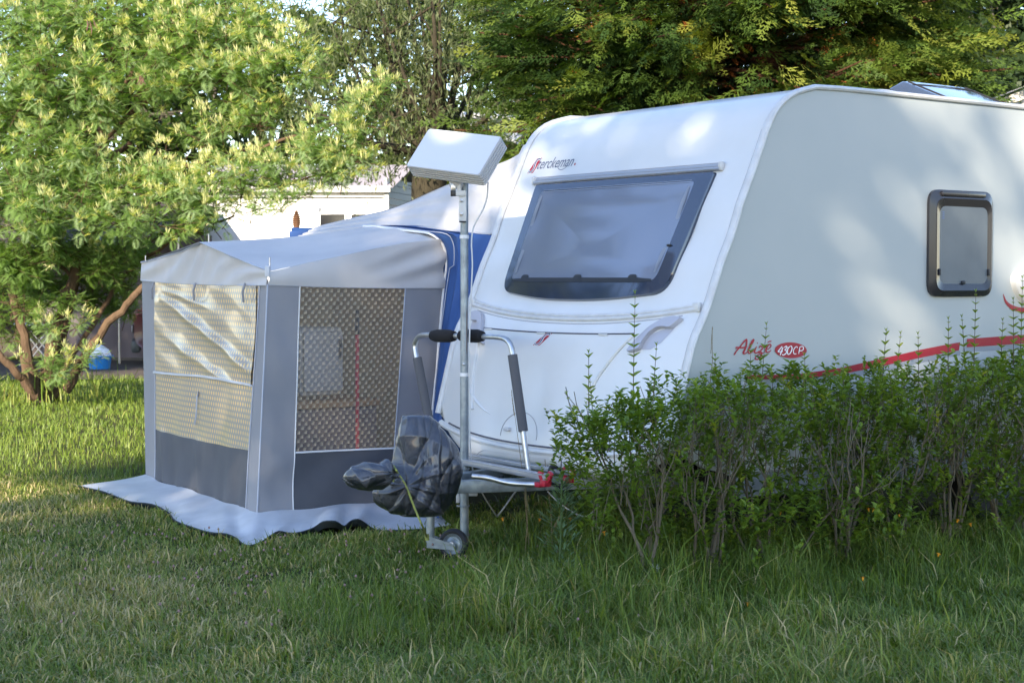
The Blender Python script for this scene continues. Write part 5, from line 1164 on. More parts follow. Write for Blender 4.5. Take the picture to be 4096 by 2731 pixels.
# ------------------------------------------------------------------ other trees
def tree(name, label, x, y, trunk_h, trunk_r, lobes_, nleaf, L_, asp, m, mbark, seed, droop=0.0, tone=(.4, .2), group=None, clump=.35, cat_='tree', limbn=7, six=False):
    """lobes_: (dx, dy, z, rx, ry, rz) places of foliage masses; leaves gather in clumps inside them"""
    r = np.random.default_rng(seed); root = empty(name, (x, y, 0), 0, label, cat_, group); st = MB()
    P = [np.array([0, 0, -.1])]
    for k in range(5): P.append(P[-1] + np.array([r.normal(0, .06), r.normal(0, .06), (trunk_h + .1) / 5]))
    st.tube(P, np.linspace(trunk_r, trunk_r * .6, 6), 10)
    tot = sum(l[3] * l[5] for l in lobes_); C = []; DD = []; TT = []
    for (dx, dy, z, rx, ry, rz) in lobes_:
        c = np.array([dx, dy, z]); q = P[-1 - r.integers(0, 2)]; mid = (q + c) / 2 + r.normal(size=3) * .15; st.tube(catmull([q, mid, c], 4), np.linspace(trunk_r * .42, trunk_r * .08, 9), 6)
        n = int(nleaf * rx * rz / tot); nc = max(4, int(n / 60)); u = rdir(r, nc) * (.45 + .6 * r.random((nc, 1)) ** .5); cc = c + u * np.array([rx, ry, rz]); 
        for kq in range(min(nc, 9)): st.tube([c, (c + cc[kq]) / 2 + r.normal(size=3) * .05, cc[kq]], [trunk_r * .09, trunk_r * .06, .008], 4, caps=False)
        idx = r.integers(0, nc, n); pos = cc[idx] + r.normal(size=(n, 3)) * clump * np.array([1, 1, .75]) * min(rx, rz) * .6; C.append(pos); DD.append(nrm(r.normal(size=(n, 3)) + np.array([0, 0, -droop]) + nrm(pos - c) * .5)); TT.append(np.clip(r.normal(tone[0], tone[1] * .6, nc)[idx] + r.normal(0, tone[1] * .6, n), 0, 1))
    C = np.concatenate(C); D = np.concatenate(DD); TT = np.concatenate(TT); d_, s_, n_ = frames(D, nrm(np.array([.3, .2, 1.0]))); n_ = n_; ro = r.uniform(-1.2, 1.2, len(C))[:, None]; s2 = s_ * np.cos(ro) + n_ * np.sin(ro); n2 = np.cross(s2, d_)
    Ls = L_ * r.uniform(.6, 1.25, len(C)); fn = leaves6 if six else leaves4; v, f, per = fn(C, d_, s2, n2, Ls, Ls * asp); st.build('trunk', mbark, root); fast_mesh('crown', v, f, m, root, np.repeat(TT, per)); return root
def px2(x, y, Y): q = at(x, y, Y); return q
# pollard willow behind the awning
wr = empty('willow_tree', (-1.33, 26, 0), 0, 'pollard willow with dark stout trunk and many upright stems behind the awning', 'tree'); WB = np.array([-1.33, 26, 0]); r = np.random.default_rng(31); st = MB()
st.tube(catmull([px2(1000, 600, 26) - WB, px2(985, 470, 26) - WB, px2(990, 390, 26) - WB, px2(1010, 350, 26) - WB], 5), np.interp(np.linspace(0, 1, 16), [0, .6, .85, 1], [.27, .28, .36, .32]), 14)
tips = []
fan = [(985, 350, 900, 150, 860, -60), (995, 345, 930, 200, 905, -60), (1005, 340, 985, 180, 955, -60), (1000, 340, 1010, 150, 1010, -60), (1010, 340, 1040, 200, 1075, -60), (1015, 345, 1085, 190, 1120, 20), (1020, 345, 1100, 230, 1160, 120), (990, 350, 870, 260, 760, 60), (980, 355, 820, 320, 700, 230), (1005, 340, 1060, 120, 1100, -80), (975, 350, 905, 230, 800, 0),
       (1000, 345, 965, 160, 925, -70), (1022, 348, 1125, 260, 1190, 150), (998, 345, 950, 230, 850, -40), (1012, 342, 1030, 90, 1050, -90), (985, 365, 860, 330, 780, 330), (1020, 355, 1130, 300, 1230, 260), (1000, 340, 1000, 100, 985, -80), (988, 350, 925, 300, 830, 150), (1016, 342, 1075, 90, 1140, -70)]
for k, (x0, y0, x1, y1, x2, y2) in enumerate(fan):
    Yk = 26 + r.uniform(-1.0, 1.0); P = catmull([px2(x0, y0, 26) - WB, px2((x0 + x1) / 2 + r.normal(0, 6), (y0 + y1) / 2, (26 + Yk) / 2) - WB, px2(x1, y1, Yk) - WB, px2(x2, y2, Yk) - WB], 5); st.tube(P, np.linspace(r.uniform(.05, .09), .02, len(P)), 8, caps=False)
    for q in P[5:]: tips.append(q)
    for j in range(5):
        i = r.integers(6, len(P)); q = P[i]; e_ = q + np.array([r.normal(0, .55), r.normal(0, .4), r.uniform(.1, .7)]); st.tube([q, (q + e_) / 2 + r.normal(size=3) * .05, e_], [.025, .018, .008], 5, caps=False); tips.append(e_); tips.append((q + e_) / 2)
st.build('trunk', M_bark_w, wr)
tips = np.array(tips); n = 24000
reg = np.stack([r.uniform(-2.9, 1.2, n), r.uniform(-1.6, 1.6, n), r.uniform(2.2, 6.2, n)], 1); use = r.random(n) < .55; k = r.integers(0, len(tips), n); C = tips[k] + r.normal(size=(n, 3)) * .34
bx_ = np.stack([r.uniform(-2.9, 1.3, n), r.uniform(-1.6, 1.6, n), r.uniform(3.1, 6.4, n)], 1); C = np.where(use[:, None], C, bx_)
hole = np.sin(C[:, 0] * 4.3 + C[:, 2] * 2) * np.sin(C[:, 2] * 3.7 - C[:, 1] * 2 + 1) ; C = C[(hole < .62) & ~((C[:, 2] < 3.0) & (np.abs(C[:, 0]) < .8) & (r.random(n) < .75)) & ~((np.abs(C[:, 0]) < 1.5) & (C[:, 2] < 4.9) & (r.random(n) < .5))]; n = len(C)
D = nrm(r.normal(size=(n, 3)) * .6 + np.array([0, 0, -.9])); d_, s_, n_ = frames(D); ro = r.uniform(-1.5, 1.5, n)[:, None]; s2 = s_ * np.cos(ro) + n_ * np.sin(ro); Ls = r.uniform(.09, .16, n); v, f, _ = leaves4(C, d_, s2, np.cross(s2, d_), Ls, Ls * .20); fast_mesh('crown', v, f, M_willow, wr, np.repeat(np.clip(r.normal(.5, .22, n), 0, 1), 4))

# large cypress behind the caravan
cr_ = empty('cypress_tree', (3.2, 20.5, 0), 0, 'large dark green cypress with drooping sprays and rust-red inner twigs behind the caravan roof', 'tree'); CB = np.array([3.2, 20.5, 0]); r = np.random.default_rng(41); st = MB()
st.tube([(0, 0, -.1), (.05, .05, 2), (0, .1, 5), (.05, 0, 8.5), (0, 0, 11)], [.32, .28, .22, .13, .04], 12)
st.tube([(-.9, .3, -.1), (-.95, .2, 2), (-1.0, .1, 4.5), (-.9, 0, 8)], [.2, .18, .14, .06], 10)
V, F, T, V2, F2, T2 = [], [], [], [], [], []
def spray_template(seed):
    r = np.random.default_rng(seed); out = []; X, Yv, Zv = np.eye(3)
    for k in range(7):
        f_ = (k + .5) / 7; b = X * f_ - Zv * .18 * f_ * f_
        for s in (-1, 1):
            dd = nrm(X * 1.25 + Yv * s * (.55 + .15 * math.sin(k)) - Zv * .15 + r.normal(size=3) * .16); l2 = (.50 - .34 * f_) * r.uniform(.7, 1.2)
            for h in (0, .55):
                for sg in (-1, 0, 1):
                    if h == 0 and sg: continue
                    q = b + dd * l2 * h; d3 = nrm(dd + Yv * sg * .6 + X * abs(sg) * .3 + r.normal(size=3) * .1); l3 = l2 * (.62 if h == 0 else .5); wv = nrm(np.cross(d3, Zv)) * .018
                    out.append([q, q + d3 * l3 * .5 + wv, q + d3 * l3, q + d3 * l3 * .5 - wv])
    return np.array(out).reshape(-1, 3)
STM = [spray_template(k) for k in range(8)]; SPR = []
def spray(c, d, L_, tone, dead=False): SPR.append((c, d, L_, tone, dead))
branches = []
for k in range(230):
    z = r.uniform(2.9, 6.6); a = r.uniform(-math.pi, math.pi) 
    if math.sin(a) > .45 and r.random() < .7: a = -a
    x0 = 0 if r.random() < .6 else -.95; ext = (2.9 - .10 * (z - 3)) * r.uniform(.75, 1.1) if z > 2.9 else r.uniform(1.2, 2.2)
    branches.append((x0, z, a, ext))
for x_, y_, Y_ in [(1100, 75, 19.6), (1140, 130, 19.5), (1180, 60, 19.6), (1230, 200, 19.4), (1120, 25, 19.8), (1290, 225, 19.2), (1350, 240, 19.0), (1160, 200, 19.8), (2110, 120, 19.0), (2190, 60, 19.4), (2060, 150, 18.8), (2150, 20, 19.6), (2230, 90, 19.4), (1980, 140, 18.6), (2180, 165, 19.0)]:
    q = at(x_, y_, Y_) - CB; branches.append(('t', q))
for bI in branches:
    if bI[0] == 't': tip = bI[1]; root_ = np.array([-.3, 0, tip[2] - .5 - r.uniform(0, .6)])
    else:
        x0, z, a, ext = bI; root_ = np.array([x0, .1, z]); tip = root_ + np.array([math.cos(a) * ext, math.sin(a) * ext * .75, r.uniform(-.3, .5)])
    mid = (root_ + tip) / 2 + np.array([0, 0, .12]) + r.normal(size=3) * .08; P = catmull([root_, mid, tip], 9); st.tube(P, np.linspace(.045, .008, len(P)), 5, caps=False)
    btone = float(np.clip(r.normal(.38 if tip[0] < -1.2 else .50, .17), .05, .95)); dirb = nrm(tip - root_); Lb = np.linalg.norm(tip - root_)  # left branches toned darker: shade put into the leaf colour
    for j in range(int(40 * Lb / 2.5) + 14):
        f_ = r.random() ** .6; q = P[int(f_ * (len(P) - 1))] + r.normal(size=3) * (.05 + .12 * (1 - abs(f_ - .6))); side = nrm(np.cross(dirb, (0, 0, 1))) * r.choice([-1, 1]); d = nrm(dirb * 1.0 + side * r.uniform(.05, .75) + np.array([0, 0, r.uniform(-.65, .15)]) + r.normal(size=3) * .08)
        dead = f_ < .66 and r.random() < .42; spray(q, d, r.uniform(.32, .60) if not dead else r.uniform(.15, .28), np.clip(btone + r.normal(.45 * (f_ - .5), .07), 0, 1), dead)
Cc = np.array([q[0] for q in SPR]); Dd = np.array([q[1] for q in SPR]); Ll = np.array([q[2] for q in SPR]); Tt = np.array([q[3] for q in SPR]); dead_ = np.array([q[4] for q in SPR]); d_, s_, n_ = frames(Dd); ro = r.normal(0, .6, len(Cc))[:, None]; s2 = s_ * np.cos(ro) + n_ * np.sin(ro); n2 = np.cross(s2, d_)
n2 = np.where((n2[:, 2:] < 0), -n2, n2)
for ti, tm in enumerate(STM):
    for dflag in (False, True):
        k = (np.arange(len(Cc)) % 8 == ti) & (dead_ == dflag)
        if not k.any(): continue
        A = Cc[k][:, None] + Ll[k][:, None, None] * (tm[None, :, :1] * d_[k][:, None] + tm[None, :, 1:2] * s2[k][:, None] + tm[None, :, 2:] * n2[k][:, None]); nv = A.shape[0] * A.shape[1]
        (V2 if dflag else V).append(A.reshape(-1, 3)); (F2 if dflag else F).append(np.arange(nv // 4)[:, None] * 4 + np.array([[0, 1, 2, 3]])); (T2 if dflag else T).append(np.repeat(Tt[k], A.shape[1]))
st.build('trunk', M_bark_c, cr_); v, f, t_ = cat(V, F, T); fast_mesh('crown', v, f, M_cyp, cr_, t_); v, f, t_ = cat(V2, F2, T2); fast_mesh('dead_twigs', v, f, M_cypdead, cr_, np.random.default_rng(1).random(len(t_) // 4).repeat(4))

def row(name, lab, X, Y, Z0, Z1, wid, n, seed, L_=.16, m=None, tone=(.45, .22), group='trees beyond the camp site', asp=.6, th=None, six=False):
    r = np.random.default_rng(seed); lb = []
    for k in range(9):
        z = Z0 + (Z1 - Z0) * (k + .5) / 9; w_ = wid * (.75 + .5 * math.sin(math.pi * (k + .5) / 9)); lb += [(r.uniform(-.6, .6) * w_, r.uniform(-.5, .5), z + r.normal(0, .2), w_ * r.uniform(.5, .8), 1.2, (Z1 - Z0) / 9 * 1.3), (r.uniform(-.9, .9) * w_, r.uniform(-.8, .8), z, w_ * .5, 1.0, (Z1 - Z0) / 9)]
    return tree(name, lab, X, Y, th or (Z0 + .8), .22, lb, n, L_, asp, m or M_far, M_bark_g, seed, tone=tone, group=group, six=six)
row('poplar_tree', 'dark broad-leaved tree at the right edge behind the rooflight', 9.3, 30, 2.0, 9.5, 1.9, 17000, 61, .17, M_broad, (.35, .25), None, .85)
row('poplar_tree', 'shaded broad-leaved tree between the cypress and the far right tree', 7.2, 33, 1.5, 10, 1.8, 13000, 62, .18, M_broad, (.35, .25), None, .85)
row('background_tree', 'loose pale green tree seen between the willow and the cypress', .8, 36, 1.5, 9.0, 2.4, 15000, 63, .17, None, (.55, .25))
row('background_tree', 'tree behind the willow stems, left of centre', -2.6, 38, 2.8, 8.6, 2.6, 12000, 64, .18, None, (.5, .25))
row('background_tree', 'tree with sky showing through, above the white mobile home', -5.8, 40, 3.2, 8.3, 2.3, 9000, 65, .19, None, (.45, .2))
row('background_tree', 'dense dark tree behind the middle of the acacia crown', -6.9, 34.5, 2.6, 7.0, 2.4, 15000, 70, .18)
row('background_tree', 'dense tree behind the upper left of the acacia', -9.5, 36, 2.4, 9.5, 3.0, 14000, 66, .19)
row('background_tree', 'dark tree behind the brown tent at the left edge', -13.0, 38, 1.5, 10, 3.0, 11000, 67, .2)
row('background_tree', 'tall tree hidden mostly behind the cypress', 4.5, 38, 2.0, 10, 3.0, 12000, 68, .2)
row('background_tree', 'pale tree on the far right beyond the mobile home', 12.5, 40, 2.0, 10, 3.2, 11000, 69, .2)
# tall trees behind the viewpoint that keep the pitch in shade
SUNV = np.array(sun_dir)
def shade(x, y, z0, z1, rx, n, seed, lab):
    r = np.random.default_rng(seed); lb = []
    for zz in np.arange(z0 + 3.0, z1 - .3, 1.15):
        for xx in (-1, -.33, .33, 1): q_ = (.76 if x > -5 else .86) if zz > 11.2 else 1.0; lb.append((xx * rx * .8 + r.normal(0, .2), r.uniform(-1.2, 1.2), zz + r.normal(0, .2), 1.15 * q_, 1.3, .95 * q_))
    tree('shade_tree', lab, x, y, z0 + 1.5, .35, lb, int(n * 1.7), .34, .62, M_shade, M_bark_g, seed, tone=(.5, .3), group='tall trees behind the viewpoint', clump=.62)
for k, (x, y, z0, z1, rx, n) in enumerate([(-9.8, -11, 5.2, 13.4, 1.9, 4200), (-7.2, -12, 5.0, 13.8, 1.9, 4200), (-4.4, -11.5, 4.8, 13.2, 2.1, 2900)]):
    shade(x, y, z0, z1, rx, n, 80 + k, 'tall shade tree %s of the group behind the viewpoint' % ('second from the left', 'third from the left', 'rightmost')[k])

tree('shade_tree', 'tall shade tree leftmost of the group behind the viewpoint, with a gap in its crown', -12.9, -10.5, 7, .35, [(0, 0, 7.6, 1.6, 1.6, 1.6), (.2, .3, 9.5, 1.5, 1.4, 1.0), (.5, 0, 12.4, 1.3, 1.3, .65), (.9, .3, 13.0, 1.2, 1.2, .6)], 5200, .34, .62, M_shade, M_bark_g, 99, tone=(.5, .3), group='tall trees behind the viewpoint', clump=.5)

tree('offside_tree', 'small light-leaved tree outside the picture to the left, mirrored in the front window', -9.4, 15.3, 5.0, .14, [(0, .1, 6.5, .7, .8, .9), (0, 0, 7.6, .7, .75, .8), (0, .2, 8.7, .6, .6, .7), (.3, -1.0, 9.5, .6, .7, .35)], 4200, .17, .4, M_willow, M_bark_g, 123, tone=(.6, .3), clump=.5)

tree('offside_tree', 'unseen broad tree added outside the picture to the far left to shade the family tent', -13.6, 15.5, 4.5, .3, [(0, 0, 5.0, 1.8, 1.6, 1.1), (.8, .6, 6.4, 1.9, 1.6, 1.1), (-.8, -.4, 7.6, 1.7, 1.6, 1.1), (.5, .2, 8.8, 1.4, 1.3, .9)], 7000, .30, .6, M_shade, M_bark_g, 124, tone=(.5, .3), clump=.55)  # unseen tree, added to throw shade over the tent and the ground there
# ------------------------------------------------------------------ wild flowers, thistle, tall stems
M_stem = mat('green_stem', (.06, .11, .03), rough=.6); M_yel = mat('orange_yellow_petals', (.80, .33, .012), rough=.6); M_dryst = mat('dry_stem', (.22, .17, .09), rough=.8)
def flower(px, py, pbase, Y, first=[None]):
    p = at(px, py, Y)
    if first[0] is None:
        rt = empty('wild_flower', (0, 0, 0)); mb = MB()
        for k in range(14):
            a = k / 14 * 6.283; c, s = math.cos(a), math.sin(a); mb.add([(0, 0, 0), (.012 * c - .003 * s, .012 * s + .003 * c, .004), (.019 * c, .019 * s, .002), (.012 * c + .003 * s, .012 * s - .003 * c, .004)], [(0, 1, 2, 3)])
        mb.lathe([(.001, .006), (.007, .004), (.008, -.004), (.004, -.012), (.001, -.016)], (0, 0, 0), None, 8); mb.build('flower_head', M_yel, rt)
        mb = MB(); mb.tube([(0, 0, -.01), (.01, 0, -.15), (-.005, .01, -.34)], [.0018, .002, .0022], 4); mb.build('stalk', M_stem, rt); first[0] = rt; o = rt
    else:
        o = first[0].copy(); COL.objects.link(o)
        for ch in first[0].children: c = ch.copy(); COL.objects.link(c); c.parent = o
    o.location = p; o.rotation_euler = (.3, 0, px); o.scale = (.72, .72, 1); return o
FL = [(1387, 1222, 7.9, 'yellow flower beside the stem of the leftmost bush'), (1391, 1382, 7.4, 'orange flower low in the grass under the leftmost bush'), (1490, 1333, 7.6, 'orange flower in the grass between the first two bushes'), (1652, 1333, 7.8, 'small orange flower left of the second bush foot'), (1555, 1365, 7.5, 'orange bud in the grass below the second bush'),
      (1995, 1168, 8.7, 'yellow flower under the fourth bush, left one of a close pair'), (2006, 1169, 8.7, 'yellow flower under the fourth bush, right one of a close pair'), (2065, 1182, 8.8, 'single yellow flower under the fifth bush'), (2156, 1272, 8.2, 'bright yellow flower in the dark grass at lower right'), (2200, 1194, 9.0, 'orange flower in front of the sixth bush'), (2229, 1203, 9.0, 'orange flower right of the sixth bush'),
      (1982, 1326, 7.7, 'orange flower in the open grass right of the third bush'), (1793, 1176, 8.5, 'orange flower at the foot of the third bush'), (1154, 1190, 9.2, 'small orange flower just right of the mast'), (1240, 1192, 9.4, 'orange flower under the drawbar, below the bicycle rack cup'), (1310, 1190, 9.4, 'orange flower left of the thistle'), (1718, 1385, 7.4, 'orange flower among buds in the grass below the third bush')]
for x, y, Y, lab in FL:
    o = flower(x, y, 0, Y); tag(o, lab, 'flower', 'yellow hawkweed flowers in the grass')
# clover heads
r = np.random.default_rng(3); mb = MB(); M_clov = mat('pink_clover', (.26, .17, .15), rough=.8)
for k in range(150):
    y = r.uniform(6.8, 9.6); x = r.uniform(-.30, .10) * y; mb.lathe([(.001, .008), (.006, .004), (.0065, -.003), (.001, -.007)], (x, y, r.uniform(.05, .10)), None, 6)
tag(mb.build('clover', M_clov), 'tiny pink clover heads dotted through the lawn', 'clover', kind='stuff')
# dandelion clock
dc = at(1503, 1305, 7.75); rt = empty('seed_head', tuple(dc), 0, 'round pale dandelion seed head between the first two bushes', 'seed head'); mb = MB()
for d in rdir(r, 90): mb.tube([(0, 0, 0), tuple(d * .024)], [.0006, .0004], 3, caps=False); mb.add([tuple(d * .024 + q * .004) for q in rdir(r, 3)], [(0, 1, 2)])
mb.build('seed_ball', mat('pale_seed_fluff', (.5, .5, .47), rough=.9), rt); mb = MB(); mb.tube([(0, 0, 0), (.01, 0, -.2), (0, 0, -.33)], .002, 4); mb.build('stalk', M_stem, rt)
# thistle
tb_ = atz(1283, 1345, 0); th_ = empty('thistle', tuple(tb_), 0, 'spiny pale green thistle in front of the caravan, left of the hedge', 'thistle'); st = MB(); st.tube([(0, 0, 0), (.01, 0, .25), (.015, 0, .52)], [.006, .005, .003], 6); st.build('stem', M_stem, th_)
C = []; D = []; Ls = []
for k in range(420):
    f_ = r.random() ** .8; z = .04 + .50 * f_; a = r.uniform(0, 6.28); rr_ = (.17 * (1 - f_) + .012) * r.uniform(.1, 1); C.append([rr_ * math.cos(a) + .015, rr_ * math.sin(a), z + r.normal(0, .01)]); D.append([math.cos(a), math.sin(a), r.uniform(.1, 1.2)]); Ls.append(r.uniform(.03, .07))
d_, s_, n_ = frames(np.array(D) + r.normal(size=(420, 3)) * .2); Ls = np.array(Ls); v, f, _ = leaves4(np.array(C), d_, s_, n_, Ls, Ls * .2); fast_mesh('spines', v, f, leafmat('thistle_leaves', [(0, (.10, .17, .08)), (1, (.20, .30, .14))], transl=.2), th_, np.repeat(r.random(420), 4))
# tall seeding grass stalks
def stalk(x0, y0, x1, y1, Y, lab, dry=True):
    p, q = at(x0, y0, Y), at(x1, y1, Y); p[2] = max(p[2], 0); rt = empty('grass_stalk', tuple(p), 0, lab, 'grass stalk', 'tall seeding grass stalks'); d = q - p; mb = MB(); mb.tube([(0, 0, 0), d * .5 + np.array([.01, 0, 0]), d], [.0022, .0017, .001], 4); mb.build('stem', M_dryst if dry else M_stem, rt)
    mb = MB(); L_ = min(.14, np.linalg.norm(d) * .4); u = nrm(d)
    for k in range(16): c = d - u * L_ * k / 16; mb.tube([c, c + u * .012 + rdir(r, 1)[0] * .003], [.0022, .0008], 4, caps=False)
    mb.build('seed_spike', M_dryst, rt)
stalk(1628, 905, 1636, 755, 8.45, 'dry brown grass stalk rising above the hedge beside the front corner of the caravan'); stalk(1215, 1250, 1175, 900, 9.0, 'thin stalk crossing the right leg of the bicycle rack hoop'); stalk(1206, 1280, 1208, 1110, 8.8, 'thick dry seed spike right of the mast')
stalk(1270, 1290, 1252, 1060, 8.9, 'thin stalk in front of the red wheel cups'); stalk(1225, 1290, 1300, 1160, 8.7, 'dry stalk leaning right towards the thistle'); stalk(1235, 1300, 1206, 1125, 8.75, 'green stalk leaning left next to the dry seed spike', False)

# ------------------------------------------------------------------ far left: brown family tent, chairs, tub, car
M_mauve = mat('mauve_brown_tent_cloth', (.15, .125, .13), rough=.8, col2=(.12, .10, .105), nscale=1.5); M_dkbrown = mat('dark_brown_tent_roof', (.045, .034, .032), rough=.8); M_pole = M_steelrod
tn = empty('family_tent', (-9, 30.5, 0), 0, 'big mauve-brown family tent with dark overhanging roof behind the acacia', 'tent'); mb = MB()
def wav(x0, x1, y, z0, z1, n=50, amp=.03, sk=0): return np.array([[(x0 + (x1 - x0) * k, y + amp * math.sin(k * 40 + z * 2) + sk * k, z) for z in np.linspace(z0, z1, 6)] for k in np.linspace(0, 1, n)])
mb.grid(wav(.2, 3.4, 0, .0, 2.35) + 0); mb.build('wall', M_mauve, tn); mb = MB(); mb.grid(wav(-5, .2, 1.2, 0, 2.3)); mb.build('wall', M_dkbrown, tn)
mb = MB(); mb.grid(np.array([[(.2, .0 + 1.2 * k, z) for z in (0, 2.35)] for k in (0, 1)])); mb.build('wall', M_mauve, tn)
rf = np.array([[(x, y, z + .05 * math.sin(x * 3 + y)) for (y, z) in ((-1.8, 2.05 + .22 * max(0, x - 1.5)), (-.5, 2.45 + .2 * max(0, x - 1.5)), (1.2, 3.0), (3.0, 2.2))] for x in np.linspace(-5, 3.2, 20)]); mb = MB(); mb.grid(rf, flip=True); o = mb.build('roof', M_dkbrown, tn)
mb = MB(); mb.box((1.9, -.02, .02), (3.2, .04, .10)); mb.build('ground_flap', M_black, tn)
for x, y, h in ((1.95, -1.2, 2.1), (-2.2, -1.5, 2.0), (3.1, -1.6, 2.3)):
    mb = MB(); mb.tube([(x, y, 0), (x, y, h)], .018, 7); mb.build('pole', M_pole, tn)
for p, q in (((1.9, -1.3, 2.3), (3.1, -1.8, .75)), ((1.6, -1.3, 2.4), (1.75, -1.4, 2.0)), ((-1.8, -1.4, 1.5), (-1.2, -1.6, .9))):
    mb = MB(); mb.tube([p, q], .010, 5); mb.build('guy_line', M_trimw, tn)
# basin with washing
bp_ = atz(228, 845, 0); bs_ = empty('basin', (bp_[0], 27.6, 0), 0, 'bright blue plastic basin on the bare earth behind the acacia', 'basin'); M_blp = mat('blue_plastic', (.02, .20, .55), rough=.35); x_ = (228 - 1176) / 3750 * 27.6; bs_.location.x = x_
mb = MB(); mb.lathe([(.001, .02), (.17, .02), (.20, .22), (.23, .225), (.23, .245), (.195, .235), (.165, .04), (.001, .035)], (0, 0, 0), None, 30); mb.build('tub', M_blp, bs_)
mb = MB(); mb.lathe([(.20, .20), (.195, .28), (.15, .36), (.07, .41), (.001, .425)], (0, 0, 0), None, 24); P = np.array(mb.v); mb.v = [tuple(p + nrm(p) * .012 * math.sin(p[0] * 30 + p[2] * 20)) for p in P]; tag(mb.build('laundry_bag', mat('white_laundry', (.75, .77, .80), rough=.7)), 'white bulging laundry bag sitting in the blue basin', 'bag').location = bs_.location
# folding camp table
ft = empty('camp_table', (-8.35, 28.8, 0), 0, 'pale folding camp table with crossed metal legs in front of the dark tent wall', 'table'); mb = MB(); mb.box((0, 0, .74), (.75, .5, .04), bevel=.01); mb.build('table_top', M_trimw, ft)
for s in (-1, 1):
    for q in (-1, 1): mb = MB(); mb.tube([(-.3 * q, .2 * s, 0), (.28 * q, .2 * s, .72)], .014, 6); mb.build('leg', M_pole, ft)
tag(ft, group=None)
# maroon car behind the annex, rear end to the left
M_mar = mat('maroon_car_paint', (.075, .018, .020), rough=.3, coat=.6); M_glassd = mat('dark_car_glass', (.01, .012, .015), rough=.06, spec=.9); cx = -6.62
car = empty('parked_car', (cx, 29.2, 0), rad(12), 'maroon hatchback parked behind the annex, only its rear edge showing', 'car')
ol = [(-.10, .42), (-.13, .60), (-.12, .80), (-.02, .98), (.12, 1.25), (.28, 1.46), (.7, 1.53), (1.6, 1.52), (2.2, 1.30), (2.7, .98), (3.5, .86), (3.8, .70), (3.85, .42), (3.7, .26), (.1, .26)]
ol = roundpoly(ol, .08, 4); mb = MB(); rows = []
for yv, sc_, dz in ((-.80, .90, .0), (-.84, .97, 0), (-.85, 1, 0), (.85, 1, 0), (.84, .97, 0), (.80, .90, 0)):
    c = ol.mean(0); rows.append([(p[0] if abs(sc_ - 1) < .01 else c[0] + (p[0] - c[0]) * sc_, yv if p[1] < .95 else yv * (1 - .22 * min(1, (p[1] - .95) / .5)), p[1] if abs(sc_ - 1) < .01 else c[1] + (p[1] - c[1]) * sc_) for p in ol])
mb.grid(np.array(rows).transpose(1, 0, 2), closeu=True); n = len(ol); mb.f.append(tuple(i * 6 for i in range(n))); mb.f.append(tuple(i * 6 + 5 for i in range(n))[::-1]); mb.build('body', M_mar, car)
mb = MB(); mb.box((-.10, 0, .36), (.16, 1.66, .22), bevel=.05); mb.build('bumper', mat('grey_bumper', (.05, .055, .05), rough=.5), car)
mb = MB(); mb.box((.08, 0, 1.22), (.02, 1.1, .32), Matrix.Rotation(.50, 3, 'Y'), bevel=.008); mb.build('rear_window', M_glassd, car)
mb = MB(); mb.box((.9, -.78, 1.2), (.8, .02, .32), bevel=.05); mb.build('side_window', M_glassd, car)
for s in (-1, 1): mb = MB(); mb.box((-.09, .70 * s, .88), (.12, .22, .22), bevel=.04); mb.build('tail_light', mat('tail_light_lens', (.20, .06, .045), rough=.25, coat=.6), car)
mb = MB(); mb.box((-.15, -.15, .66), (.03, .55, .14), bevel=.01); mb.build('plate_recess', M_black, car); mb = MB(); mb.box((-.168, -.15, .66), (.01, .46, .10), bevel=.004); mb.build('number_plate', M_trimw, car)
mb = MB(); mb.box((-.170, .06, .66), (.012, .05, .10), bevel=.003); mb.build('plate_band', M_blp, car)
for xw in (.65, 3.0):
    for s in (-1, 1): mb = MB(); mb.lathe([(.001, -.08), (.18, -.09), (.27, -.09), (.30, -.05), (.30, .05), (.27, .09), (.001, .09)], (xw, .78 * s, .30), Matrix.Rotation(math.pi / 2, 3, 'X'), 24); mb.build('wheel', M_rubber, car)

# ------------------------------------------------------------------ mobile homes
M_mh = mat('white_cladding', (.80, .79, .76), rough=.6, col2=(.76, .75, .72), nscale=2); M_mhroof = mat('mauve_grey_roof', (.26, .24, .27), rough=.8); M_wing = mat('dark_window_glass', (.015, .015, .02), rough=.08, spec=.8)
Y0 = 32.0
mh = empty('mobile_home', (-4.2, Y0, 0), 0, 'white mobile home in full sun, seen between the acacia and the awning', 'mobile home')
def X(px): return (px - 1176) / 3750 * Y0 + 4.2
def Zp(py): return CAM_H + (643 - py) / 3750 * Y0
xl, xr = X(470), X(886)
mb = MB(); mb.box(((xl + xr) / 2, .05, (Zp(433) + .4) / 2), (xr - xl, .1, Zp(433) - .4)); mb.build('front_wall', M_mh, mh)
mb = MB(); 
for k in range(24):
    z = .4 + k * .13; mb.box((xr + .30, 1.3, z + .065), (.04, 2.6, .118), Matrix.Rotation(.03, 3, 'Y')); 
mb.v = [(x + (y * .235 - .30), y, z) for x, y, z in mb.v]; mb.build('side_cladding', M_mh, mh, smooth=False)
mb = MB(); mb.box((xr + .02, -.02, 1.8), (.09, .09, 2.9)); mb.build('corner_post', M_trimw, mh)
mb = MB(); mb.grid(np.array([[(xl, -.15, Zp(433)), (xl, 1.4, Zp(433) + .55), (xl, 2.8, Zp(433))], [(xr + .15, -.15, Zp(433)), (xr + .5, 1.4, Zp(433) + .55), (xr + .8, 2.8, Zp(433))]]), flip=True); mb.build('roof', M_mhroof, mh)
mb = MB(); mb.box(((xl + xr) / 2, -.04, Zp(452)), (xr - xl, .05, .03)); mb.box(((xl + xr) / 2, -.14, Zp(436)), (xr - xl + .2, .04, .12)); mb.build('fascia', M_trimw, mh)
